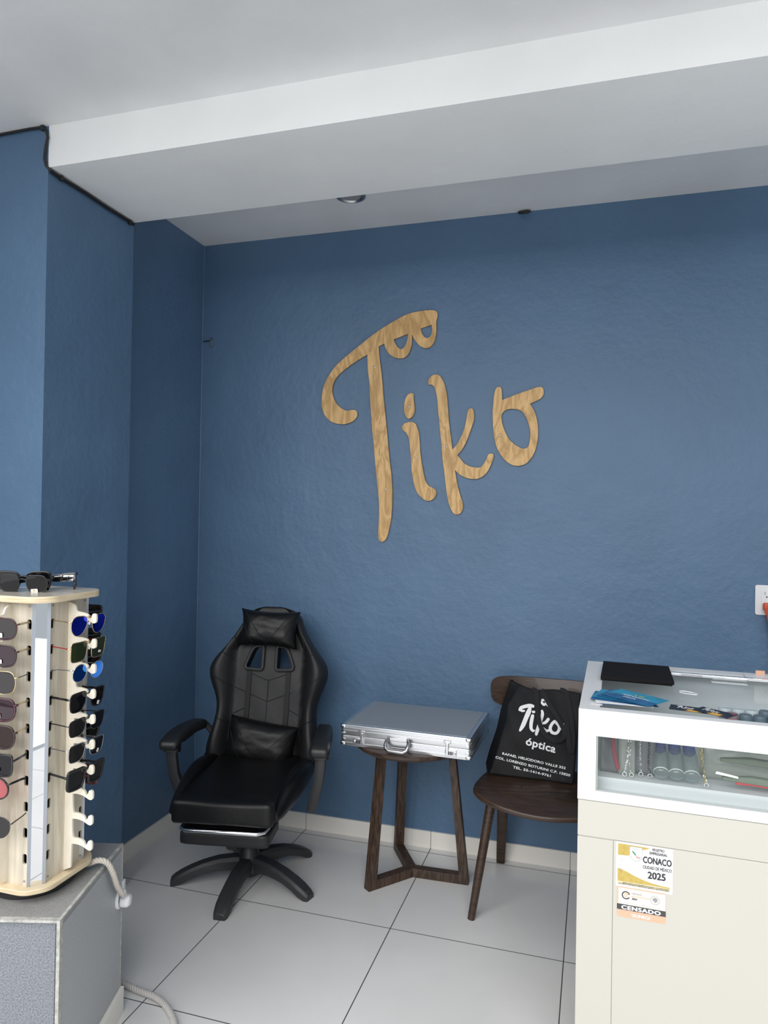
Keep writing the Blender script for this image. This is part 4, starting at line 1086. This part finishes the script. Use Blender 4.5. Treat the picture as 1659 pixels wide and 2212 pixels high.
rear_set = [('dark sunglasses on the rear of the stand beside the topmost blue-violet pair', 0, 'rect', 'l_dark', 'f_black'), ('dark metal-rimmed sunglasses on the rear of the stand beside the olive green pair', 1, 'aviator', 'l_grey', 'f_gun'),
            ('dark round sunglasses on the rear of the stand beside the bright blue pair', 2, 'round', 'l_dark', 'f_black'), ('dark sunglasses on the rear of the stand near the chunky black pair', 5, 'square', 'l_dark', 'f_black'),
            ('red-rimmed sunglasses peeking out from the rear of the stand', 7, 'rect', 'l_brown', 'f_red')]
for lb, row, sh, ln, fr_ in rear_set:
    G = glasses(lb, sh, .060, .050, M[ln], M[fr_], plastic=fr_ != 'f_gun'); G['group'] = gr
    hang(G, 2, row)
# three pairs lying on the stand's top
ZTOP = .495 + ZT1 + .0005
G = glasses('large black angular sunglasses lying behind on top of the stand', 'hexa', .062, .050, M['l_dark'], M['f_black'], plastic=True, th=.0026, tmode='open', gap=.020, folded=True)
G['group'] = 'sunglasses lying on top of the stand'
G.matrix_world = Matrix.Translation((-.176, -1.565, ZTOP + .037)) @ rotz(R(16)) @ Matrix.Rotation(R(8), 4, 'X')
G = glasses('black rounded sunglasses with a white sticker, frontmost on top of the stand', 'big', .054, .046, M['l_dark'], M['f_black'], plastic=True, th=.0012, tmode='open', gap=.018, tag_=(.030, -.030, .018, .010, 4), folded=True)
G['group'] = 'sunglasses lying on top of the stand'
G.matrix_world = Matrix.Translation((-.140, -1.605, ZTOP + .034)) @ rotz(R(14)) @ Matrix.Rotation(R(10), 4, 'X')
# third pair seen from the side: chrome decorated temples reaching right
G3 = thing('sunglasses', 'sunglasses with wide chrome temples standing at the right end of the stand top', 'sunglasses', (-.106, -1.500, ZTOP), R(20), 'sunglasses lying on top of the stand')
tmb = MB().tube([(-.045, 0, .026), (-.02, 0, .027), (.01, -.001, .030), (.030, -.001, .031)], [.5, .9, 1, 1], 10, flat=(.0016, .0085)); tmb.build('temple', M['chrome'], G3)
tmb = MB().tube([(-.045, .006, .030), (-.02, .012, .032), (.01, .016, .036), (.030, .018, .037)], [.5, .9, 1, 1], 10, flat=(.0016, .0075)); tmb.build('temple', M['f_black'], G3)
tmb = MB().tube([(.035, -.006, .040), (.036, -.008, .026), (.036, -.008, .010), (.034, -.006, .001)], [.7, 1, .9, .5], 10, flat=(.004, .005)); tmb.tube([(.035, -.004, .040), (.033, .012, .042), (.030, .020, .040)], [.8, 1, .7], 10, flat=(.003, .004)); tmb.build('frame', M['f_black'], G3)
for xx in (-.005, .012):
    MB().tube([(xx, -.003, .022), (xx + .006, -.003, .038)], .0012, 6).build('temple_band', M['blk_plastic_g'], G3)

# ------------------------------------------------------------------ wall outlet with orange plug
OU = thing('wall_outlet', 'white wall outlet with two sockets on the blue wall at right', 'outlet', (1.948, 0, 1.168))
put('cover_plate', flat([roundrect(.118, .118, .008, 4)], .006, .0015), M['white_pl'], OU, mw=XZ(0, -.004, 0))
put('socket_face', flat([roundrect(.074, .080, .003, 3)], .004, .0008), M['white_pl'], OU, mw=XZ(.0, -.0075, .001))
sl_ = MB()
for cx in (-.018, .018):
    for zz in (.022, -.018):
        sl_.box(cx - .008, cx - .0062, -.0101, -.009, zz, zz + .010); sl_.box(cx + .0055, cx + .0072, -.0101, -.009, zz, zz + .010)
        sl_.tube([(cx - .0005, -.0101, zz - .009), (cx - .0005, -.009, zz - .009)], .003, 10)
sl_.build('slots', M['ink'], OU, smooth=False)
OP = thing('orange_extension_plug', 'orange extension cord plugged into the white wall outlet', 'extension cord', (1.948, 0, 1.15))
put('plug', softbox(.048, .024, .030, .006, 8), M['orange'], OP, loc=(-.010, -.024, -.006))
MB().tube([(-.008, -.030, -.010), (-.006, -.032, -.035), (.002, -.030, -.10), (.010, -.026, -.18), (.020, -.022, -.30)], [1, .75, .55, .48, .45], 12, flat=(.026, .014)).build('cord', M['orange'], OP)

# ------------------------------------------------------------------ counter display case
A_ = R(-1.4)
CT = thing('display_counter', 'white display counter with glass top and window on a cream cabinet', 'display counter', (1.249, -1.262, 0), A_)
CW, CD = 1.10, .632
Z0, Z1 = .776, 1.0
t_ = .016
fr_m = MB()
# front face with window, sides, back, top frame with opening
put('front_frame', flat([[(0, Z0), (CW, Z0), (CW, Z1), (0, Z1)], [(.043, .801), (.80, .801), (.80, .9355), (.043, .9355)]], t_), M['white_lam'], CT, mw=XZ(0, t_ / 2, 0), smooth=False, bevel=.0012)
put('top_frame', flat([[(.0006, t_ + .0004), (CW, t_ + .0004), (CW, CD), (.0006, CD)], [(.050, .030), (CW - .05, .030), (CW - .05, CD - .055), (.050, CD - .055)]], .016), M['white_lam'], CT, loc=(0, 0, Z1 - .008 - .0), smooth=False, bevel=.0012)
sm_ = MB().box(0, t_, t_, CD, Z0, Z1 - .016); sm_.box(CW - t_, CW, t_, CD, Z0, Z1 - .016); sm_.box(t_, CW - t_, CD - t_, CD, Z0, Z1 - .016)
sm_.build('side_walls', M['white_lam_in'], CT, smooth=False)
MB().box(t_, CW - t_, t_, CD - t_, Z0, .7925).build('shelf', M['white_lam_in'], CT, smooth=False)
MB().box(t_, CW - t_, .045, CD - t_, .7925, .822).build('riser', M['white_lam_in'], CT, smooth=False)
MB().box(.050, CW - .05, .030, CD - .055, Z1 - .0055, Z1 - .0005).build('top_glass', M['glass'], CT, smooth=False)
MB().box(.043, .80, .006, .010, .801, .9355).build('window_glass', M['glass'], CT, smooth=False)
MB().box(.0435, .047, .004, .0158, .801, .9355).build('glass_edge', M['glass_edge'], CT, smooth=False)
rl_ = MB().box(.240, CW - .06, .515, .528, Z1 - .001, Z1 + .006); rl_.build('glass_rail', M['chrome'], CT, bevel=.001)
cab = MB().box(.003, CW, .004, CD, .030, Z0 - .002); cab.build('cabinet', M['cream_lam'], CT, smooth=False)
MB().box(.0015, CW, .0012, .004, .687, Z0 - .002).build('upper_rail', M['cream_lam'], CT, smooth=False)
MB().box(.0015, .0855, .0012, .004, .03, .684).build('side_stile', M['cream_lam'], CT, smooth=False)
MB().box(.087, .62, .0008, .004, .03, .6855).build('cabinet_door', M['cream_lam'], CT, smooth=False, bevel=.0006)
MB().box(.004, CW, .0025, .0045, Z0 - .003, Z0).build('shadow_gap', M['gap'], CT, smooth=False)
MB().box(.03, CW - .03, .03, CD - .02, 0, .03).build('toe_kick', M['gap'], CT, smooth=False)
CTM = Matrix.Translation((1.249, -1.262, 0)) @ rotz(A_)
def onct(x, y, z, rz=0): return CTM @ Matrix.Translation((x, y, z)) @ rotz(rz)
def place(o, mw): o.matrix_world = mw; return o

# stickers on the cabinet
def flatpart(name, poly, mat, parent, y, holes=()):
    return put(name, flat([poly] + list(holes), .0001), mat, parent, mw=XZ(0, y, 0), smooth=False)
def txt(name, body, x, z, size, width, bold, mat, parent, y=-.0012, align='LEFT', sp=1.0, rot=0):
    me = textmesh(body, size, 1, bold, 'LEFT', 0, sp)
    x0 = min(v.co.x for v in me.vertices); x1 = max(v.co.x for v in me.vertices)
    k = width / (x1 - x0)
    for v in me.vertices: v.co.x = (v.co.x - x0) * k
    return put(name, me, mat, parent, mw=XZ(x, y, z) @ Matrix.Rotation(rot, 4, 'Z'), smooth=False)
S1 = thing('registry_sticker', 'white and gold CONACO 2025 business registry sticker on the cabinet door', 'sticker')
place(S1, onct(.093, .0006, .577))
sw, shh = .129, .1075
put('backing', flat([roundrect(sw, shh, .003, 3, sw / 2, shh / 2)], .0004), M['paper'], S1, mw=XZ(0, -.0004, 0), smooth=False)
gp = smoothpoly([(.004, .104), (.078, .103), (.066, .097), (.050, .0935), (.035, .090), (.030, .078), (.018, .0765), (.004, .0755)], 3, (0, 1, 7))
flatpart('gold_corner', gp, M['gold_ink'], S1, -.0008)
gb = smoothpoly([(.004, .044), (.020, .040), (.050, .028), (.085, .019), (.120, .016), (.123, .016), (.123, .0125), (.090, .0135), (.050, .013), (.004, .013)], 3, (0, 5, 6, 9))
flatpart('gold_band', gb, M['gold_ink'], S1, -.0008)
flatpart('gold_foot', [(.004, .0055), (.123, .0055), (.123, .0125), (.004, .0125)], pmat('pale_gold_ink', (.66, .58, .36), .5), S1, -.0007)
shd = smoothpoly([(.031, .101), (.060, .101), (.060, .082), (.058, .074), (.0455, .066), (.033, .074), (.031, .082)], 4, (0, 1))
flatpart('shield_outline', shd, M['grey_ink'], S1, -.0010)
shd2 = smoothpoly([(.0318, .1002), (.0592, .1002), (.0592, .082), (.057, .0747), (.0455, .0672), (.034, .0747), (.0318, .082)], 4, (0, 1))
flatpart('shield', shd2, M['paper'], S1, -.0012)
flatpart('map_green', smoothpoly([(.036, .090), (.040, .0895), (.044, .085), (.0465, .0815), (.045, .080), (.041, .083), (.038, .087)], 3), M['green_ink'], S1, -.0014)
flatpart('map_red', smoothpoly([(.0475, .081), (.0485, .077), (.053, .0765), (.0555, .079), (.0545, .0755), (.050, .0745), (.0465, .077)], 3), M['red_ink'], S1, -.0014)
for body, x, z, sz, wd, bd, mt_ in (('CONACO', .0335, .0945, .0052, .0245, .00005, 'grey_ink'), ('REGISTRO', .083, .0975, .0090, .027, -.00030, 'ink'), ('EMPRESARIAL', .0765, .0885, .0090, .040, -.00030, 'ink'),
        ('CONACO', .0615, .0665, .0215, .0650, -.0010, 'ink'), ('CIUDAD DE MÉXICO', .0615, .0525, .0105, .0650, -.00030, 'ink'), ('2025', .0725, .0305, .0230, .041, -.0010, 'ink')):
    txt('lettering', body, x, z, sz, wd, bd, M[mt_], S1, -.0015 if mt_ == 'grey_ink' else -.0012)
ln_ = MB(); ln_.box(.0615, .1255, -.0011, -.0008, .0853, .0856); ln_.box(.0615, .1255, -.0011, -.0008, .0483, .0486); ln_.build('rule_lines', M['grey_ink'], S1, smooth=False)
txt('fine_print', 'EMPRESA AFILIADA CON FUNDAMENTO EN LOS ARTS. 5, 9 F. CONSTITUCIONAL', .016, .0090, .0030, .105, .0001, M['ink'], S1)
txt('fine_print', 'CIUDADES DE NUEVA FECHA Y VIGENTE PARA EL EJERCICIO Y FIRMA CON SU SELLO', .006, .0060, .0026, .115, .0001, M['ink'], S1)
txt('fine_print', 'www.conaco.com.mx', .0105, .034, .0030, .040, .0, M['grey_ink'], S1, rot=R(90))
txt('fine_print', 'REGISTRO NACIONAL', .0145, .034, .0030, .036, .0, M['grey_ink'], S1, rot=R(90))
S2 = thing('census_sticker', 'cream and salmon CENSADO census sticker below the registry sticker', 'sticker')
place(S2, onct(.0965, .0006, .504))
cw_, ch_ = .111, .0735
put('backing', flat([roundrect(cw_, ch_, .005, 4, cw_ / 2, ch_ / 2)], .0004), M['salmon'], S2, mw=XZ(0, -.0004, 0), smooth=False)
flatpart('cream_field', [(.003, .030), (cw_ - .001, .030), (cw_ - .001, .070), (.003, .070)], M['cream_paper'], S2, -.0007)
flatpart('dark_band', [(0, .0175), (cw_, .0175), (cw_, .031), (0, .031)], M['grey_ink'] if False else pmat('charcoal_band', (.06, .06, .062), .5), S2, -.0009)
txt('lettering', 'CENSADO', .010, .0195, .0130, .090, -.0007, M['paper'], S2, sp=1.12)
txt('lettering', 'INEGI', .048, .0045, .0105, .028, -.0004, M['paper'], S2)
txt('lettering', 'SNIEG', .033, .0085, .0038, .012, .0002, M['paper'], S2)
txt('lettering', 'SNIEG', .036, .0045, .0038, .010, .0002, M['paper'], S2)
txt('lettering', 'censos', .034, .0585, .0072, .0225, .0001, M['grey_ink'], S2)
txt('lettering', 'económicos', .034, .0520, .0072, .041, .0001, M['salmon'], S2)
txt('lettering', '2024', .034, .0455, .0062, .0120, .0003, M['ink'], S2)
txt('fine_print', 'La unidad económica ha sido censada con este sello', .014, .0345, .0030, .085, .0, M['grey_ink'], S2)
def arc(cx, cz, r, a0, a1, w, n=20): return stroke([(cx + r * math.cos(R(a0 + (a1 - a0) * k / n)), cz + r * math.sin(R(a0 + (a1 - a0) * k / n))) for k in range(n + 1)], w)
flatpart('emblem_ring', arc(.0205, .0535, .0085, 20, 330, .0026), M['ink'], S2, -.0010)
flatpart('emblem_curl', stroke([(.0195, .0535), (.022, .0555), (.024, .053), (.021, .0495), (.0165, .0515), (.0165, .0565), (.021, .0585), (.0265, .0555)], .0018), M['salmon'], S2, -.0011)
flatpart('seal_ring', arc(.0865, .0525, .0098, 0, 359, .0010, 30), M['grey_ink'], S2, -.0010)
flatpart('seal_bird', smoothpoly([(.081, .055), (.0855, .059), (.091, .0575), (.0925, .053), (.089, .048), (.0845, .0475), (.0855, .051), (.082, .0505)], 3), M['grey_ink'], S2, -.0010)

# black binder on the glass
BK_ = thing('black_binder', 'flat black clothbound binder lying on the left end of the counter', 'binder')
place(BK_, onct(.046, .335, Z1 + .0005, R(-2.0)))
bk_ = MB(); bk_.add([(0, 0, .003), (.200, .015, .003), (.193, .238, .003), (-.004, .238, .003), (0, 0, .014), (.200, .015, .014), (.193, .238, .014), (-.004, .238, .014)], [(0, 3, 2, 1), (4, 5, 6, 7), (0, 1, 5, 4), (1, 2, 6, 5), (2, 3, 7, 6), (3, 0, 4, 7)])
bk_.build('cover', M['book'], BK_, bevel=.0015)
MB().box(.004, .195, .012, .225, 0, .003).build('lower_board', M['book'], BK_, bevel=.0008)
# fan of blue cards
M['card_blue'] = pmat('blue_printed_card', (.012, .10, .26), .3, var=.5, vscale=30)
M['card_teal'] = pmat('teal_printed_card', (.015, .26, .42), .3, var=.35, vscale=30)
cards = [(.112, .115, 14, 'card_blue'), (.105, .110, 5, 'paper'), (.100, .125, -6, 'card_blue'), (.108, .135, -14, 'card_teal'), (.122, .128, -24, 'card_blue'), (.135, .130, -33, 'card_teal')]
for i, (cx, cy, rz_, mt_) in enumerate(cards):
    o = thing('promo_card', ('blue promotional card at the bottom of the fanned pile on the counter', 'white card poking out of the fanned blue pile on the counter', 'dark blue card third from the bottom of the fanned pile', 'teal card in the middle of the fanned pile on the counter', 'dark blue card second from the top of the fanned pile', 'blue-green printed card on top of the fanned pile')[i], 'card', group='promotional cards fanned on the counter')
    place(o, onct(cx, cy, Z1 + .0015 + .0016 * i, R(rz_)) @ Matrix.Rotation(R(1.0), 4, 'Y'))
    cp = put('card', flat([roundrect(.140, .095, .002, 2)], .0007), M[mt_], o, smooth=False)
    if i == 5:
        flatp = flat([[(-.07, -.0475), (.07, -.0475), (.07, -.010), (-.02, .000), (-.07, -.02)]], .0001); put('blue_field', flatp, M['card_blue'], o, loc=(0, 0, .00045), smooth=False)
        for body, x, y, sz, wd, mt2 in (('ARMAZON', -.035, -.004, .012, .075, 'paper'), ('MICA', -.022, -.022, .011, .036, 'paper'), ('$ 99', -.010, .012, .012, .026, 'yellow')):
            if mt2 == 'yellow' and 'yellow' not in M: M['yellow'] = pmat('yellow_print', (.65, .60, .08), .5)
            me = textmesh(body, sz, 1, -.0004); x1 = max(v.co.x for v in me.vertices)
            for v in me.vertices: v.co.x *= wd / x1
            put('lettering', me, M[mt2], o, loc=(x, y, .0006), smooth=False)
ad_ = put('white_tag', flat([[(0, 0), (.03, .0), (.03, .018), (0, .018)]], .0004), M['paper'], None, smooth=False)
tag(ad_, 'small white sticker stuck at the left front corner of the counter frame', 'sticker'); place(ad_, onct(.026, .047, Z1 + .0006))
# black cards with logo
M['card_black'] = pmat('black_card', (.008, .009, .014), .35)
M['flash'] = pmat('yellow_starburst', (.75, .42, .08), .5)
for i, (cx, cy, rz_, lb) in enumerate(((.262, .092, -9, 'black business card with white logo, left of the two on the counter'), (.318, .078, -36, 'black business card lying over the counter edge, right of the two'))):
    o = thing('business_card', lb, 'card', group='black business cards on the counter')
    place(o, onct(cx, cy, Z1 + .001 + .001 * i, R(rz_)))
    put('card', flat([roundrect(.090, .052, .0015, 2)], .0006), M['card_black'], o, smooth=False)
    st_ = [(.010 + (.020 if k % 2 else .009) * math.cos(R(20 * k)) * 1.1, -.016 + max(-.0095, (.020 if k % 2 else .009) * math.sin(R(20 * k)))) for k in range(18)]
    put('starburst', flat([st_], .0001), M['flash'], o, loc=(0, 0, .0004), smooth=False)
    put('corner_mark', flat([[(.030, .020), (.040, .024), (.042, .018), (.034, .017)]], .0001), M['red_ink'], o, loc=(0, 0, .0004), smooth=False)
    lm_ = joinmesh([(flat([[((x - .21) * .23, (z - .225) * .23) for x, z in s]], 0), None) for s in logo[:10]])
    put('logo_print', lm_, M['print_white'], o, loc=(-.008 - .004 * i, .010, .0005), smooth=False)
# ornamental paper label and blister by the rail
o = thing('price_card', 'grey price card with dark print lying by the glass rail of the counter', 'card'); place(o, onct(.248, .490, Z1 + .001, R(-1)))
put('card', flat([[(0, 0), (.115, 0), (.115, .034), (0, .034)]], .0006), pmat('pale_grey_card', (.55, .56, .58), .4), o, smooth=False)
lb_ = MB()
for k in range(3): lb_.box(.03, .09, .008 + .008 * k, .010 + .008 * k, .0003, .0006)
lb_.build('print_lines', M['grey_ink'], o, smooth=False)
MB().box(.0, .115, -.0015, .0005, .0, .0008).build('dark_edge', M['ink'], o, smooth=False)
o = thing('plastic_tag', 'small clear plastic tag with bent rim on the glass counter top', 'tag'); place(o, onct(.252, .262, Z1 + .001, R(-12)))
MB().tube([(0, .012, .003), (.003, .0, .002), (.015, -.006, .002), (.045, -.006, .002), (.047, .004, .002), (.035, .016, .002), (.010, .017, .003)], .0013, 8, closed=True).build('rim', M['white_pl'], o)
put('film', flat([[(.003, .002), (.015, -.005), (.045, -.005), (.046, .004), (.035, .015), (.010, .016)]], .0003), M['glass'], o, loc=(0, 0, .002), smooth=False)
o = thing('clear_box', 'clear acrylic box corner at the far right end of the counter top', 'box'); place(o, onct(.462, .500, Z1 + .001, R(0)))
MB().box(0, .20, 0, .09, 0, .003).build('tray', M['white_pl'], o, bevel=.001)
MB().box(.0, .20, .088, .09, .003, .016).build('rim', M['glass'], o, smooth=False)
MB().box(.035, .06, .092, .094, .002, .016).build('pink_label', M['salmon'], o, smooth=False)

# goods inside the case
M['capblue'] = lensmat('blue_bottle_cap', (.4, .45, .8), .65, (1, 1, 1), .06, .15, (.14, .19, .46))
M['clearpl'] = lensmat('clear_plastic_bottle', (.78, .84, .84), .16, (1, 1, 1), .10, .06, (.55, .60, .60))
M['cloudy'] = lensmat('cloudy_bag_film', (.80, .82, .78), .30, (1, 1, 1), .06, .25, (.60, .62, .58))
M['greybag'] = lensmat('grey_bag_film', (.62, .63, .65), .45, (1, 1, 1), .05, .3, (.30, .31, .33))
M['lidw'] = pmat('frosted_lid', (.62, .66, .68), .35)
M['lidd'] = pmat('slate_lid', (.12, .16, .19), .35)
M['lidr'] = pmat('mauve_lid', (.30, .17, .18), .35)
M['chaing'] = pmat('gold_chain_metal', (.75, .62, .35), .25, metal=1)
ZS = .822
def bottle_parts(o, capm):
    b = MB().lathe([(.0, .0005), (.014, .0), (.0165, .003), (.0165, .060), (.014, .070), (.009, .075), (.009, .078)], 28, cap=False); b.build('bottle_body', M['clearpl'], o, angle=50)
    MB().lathe([(.0125, .072), (.014, .076), (.0135, .094), (.011, .099), (.004, .101)], 12).build('cap', capm, o, angle=20)
    MB().lathe([(.0168, .006), (.0172, .006), (.0172, .0085), (.0168, .0085)], 28, cap=False).build('base_ring', M['lidw'], o)
n_b = 0
for cx in (.197, .232, .267):
    for lay, (yy, zz, pt) in enumerate(((.054, .0195, 0),)):
        lbl = ['leftmost', 'middle', 'rightmost'][[.197, .232, .267].index(cx)] + ' of three clear blue-capped spray bottles leaning in the display case'
        o = thing('spray_bottle', lbl, 'bottle', group='blue-capped clear bottles in the display case')
        place(o, onct(cx + .002 * lay, yy, ZS + zz) @ Matrix.Rotation(R(-58), 4, 'X') @ Matrix.Scale(1.08, 4))
        bottle_parts(o, M['capblue'])
def chain(name, label, pts, mat, lr=.0032, cat='necklace', pend=True, group=None):
    o = thing(name, label, cat, group=group)
    P = smoothpoly3(pts, 6); mb_ = MB(); acc = 0
    dd = [P[0]]
    for p in P[1:]:
        if (p - dd[-1]).length > lr * 1.5: dd.append(p)
    for i in range(len(dd) - 1):
        c = (dd[i] + dd[i + 1]) / 2; t = (dd[i + 1] - dd[i]).normalized(); a = t.orthogonal().normalized()
        if i % 2: a = t.cross(a)
        loop = [c + t * math.cos(2 * math.pi * k / 8) * lr * 1.1 + a * math.sin(2 * math.pi * k / 8) * lr * .7 for k in range(8)]
        mb_.tube(loop, lr * .28, 5, closed=True)
    mb_.build('chain', mat, o)
    if pend:
        e = dd[-1]
        MB().tube([tuple(e + Vector((.005 * math.cos(a * .7), -.002, -.004 + .005 * math.sin(a * .7)))) for a in range(9)], .0011, 6, closed=True).build('clasp', M['chrome'], o)
    place(o, CTM); return o
def bagm(label, x0, x1, y, z0, z1, mat, lean=.2, seed=0):
    def fn(u, v):
        x = x0 + (x1 - x0) * u; z = z0 + (z1 - z0) * v
        return (x, y + lean * (z - z0) + .006 * noise.noise(Vector((x * 40, z * 40, seed))) - .005 * math.sin(math.pi * u) * math.sin(math.pi * v), z)
    o = MB().grid(fn, 14, 12).build('plastic_bag', mat, solid=.0004); tag(o, label, 'plastic bag', 'plastic bags standing in the display case')
    return place(o, CTM)
bagm('grey plastic bag with red strap behind the left end of the display window', .052, .104, .085, ZS + .001, .958, M['greybag'], .15, 1)
bagm('clear plastic bag holding silver chains beside the grey bag in the case', .096, .136, .078, ZS + .001, .955, M['cloudy'], .12, 2)
bagm('wide grey plastic bag left of the blue-capped bottles in the case', .134, .186, .095, ZS + .001, .960, M['greybag'], .15, 3)
bagm('pale cloudy plastic bag hanging behind the blue-capped bottles', .182, .305, .150, ZS + .001, .965, M['cloudy'], .1, 4)
bagm('creased clear bag of white parts at the right of the display window', .300, .46, .125, ZS + .001, .950, M['cloudy'], .2, 5)
o = MB().tube([(.082, .078, .955), (.083, .074, .90), (.088, .070, .865), (.096, .066, .838)], 1, 8, flat=(.0050, .0012)).build('red_strap', pmat('dark_red_strap', (.20, .025, .04), .6)); tag(o, 'dark red strap in the leftmost bag of the display case', 'strap'); place(o, CTM)
chain('chain_strap', 'thin silver chain with ring inside the clear bag of the display case', [(.117, .066, .95), (.118, .064, .90), (.116, .062, .86), (.111, .060, .835)], M['chrome'])
chain('chain_strap', 'silver chain with black end tag inside the clear bag of the display case', [(.123, .066, .95), (.124, .064, .90), (.121, .062, .865), (.128, .060, .832)], M['f_silver'])
chain('chain_strap', 'pinkish metal chain with chrome ring on the wide grey bag', [(.147, .082, .94), (.147, .080, .90), (.148, .076, .86), (.150, .072, .836)], M['f_silver'], .0036)
chain('chain_strap', 'black cord chain just left of the blue-capped bottles', [(.166, .088, .948), (.170, .084, .90), (.168, .078, .86), (.172, .070, .832)], M['f_gun'], .0040)
chain('chain_strap', 'gold beaded chain just right of the blue-capped bottles', [(.283, .075, .945), (.289, .070, .90), (.293, .065, .86), (.300, .056, .830)], M['chaing'], .0045)
M['fabric_g'] = pmat('olive_knit_fabric', (.16, .19, .15), .8, bump=.6, bscale=300)
for i, (z_, lab, mt_) in enumerate(((.850, 'olive fabric strap roll lying at the right of the display window', 'fabric_g'), (.885, 'upper grey-green strap roll in the right of the display case', 'fabric_g'), (.842, 'brown red leather strap beside the olive roll in the display case', 'red_ink'))):
    pts_ = [(.335 + .03 * (i == 2), .060 + .03 * (i == 1), z_), (.40, .062 + .03 * (i == 1), z_ + .002), (.52, .06 + .03 * (i == 1), z_ - .004)]
    o = MB().tube(pts_, [.5, 1, 1] if i < 2 else [.4, .6, .6], 12, flat=(.010, .0085)).build('strap_roll', M[mt_]); tag(o, lab, 'strap', 'strap rolls in the display case'); place(o, CTM)
o = put('paper_slip', flat([[(0, 0), (.05, -.006), (.05, -.001), (.002, .006)]], .0005), M['paper'], None, smooth=False, mw=None)
tag(o, 'thin white paper slip lying across the olive strap roll', 'paper slip'); place(o, onct(.318, .048, .862) @ Matrix.Rotation(R(90), 4, 'X'))
# jars seen through the glass top
for i in range(8):
    row, col = divmod(i, 4)
    mt_ = ['lidw', 'lidw', 'lidw', 'lidd', 'lidr', 'lidd', 'lidd', 'lidd'][i]
    cxx = .393 + .0355 * col + .010 * row; cyy = .455 - .062 * row
    nm = ['first', 'second', 'third', 'fourth'][col]
    o = thing('lens_jar', ('frosted white' if mt_ == 'lidw' else 'slate' if mt_ == 'lidd' else 'mauve') + ' round jar lid under the glass, %s from left in the %s row' % (nm, 'back' if row == 0 else 'front'), 'jar', group='round jars under the glass counter top')
    place(o, onct(cxx, cyy, ZS + .0005))
    MB().lathe([(.0145, 0), (.016, .003), (.016, .080), (.014, .086)], 26).build('jar_body', M['clearpl'], o)
    MB().lathe([(.0165, .084), (.0172, .087), (.0172, .102), (.0155, .105), (.013, .1035)], 30).build('jar_lid', M[mt_], o)
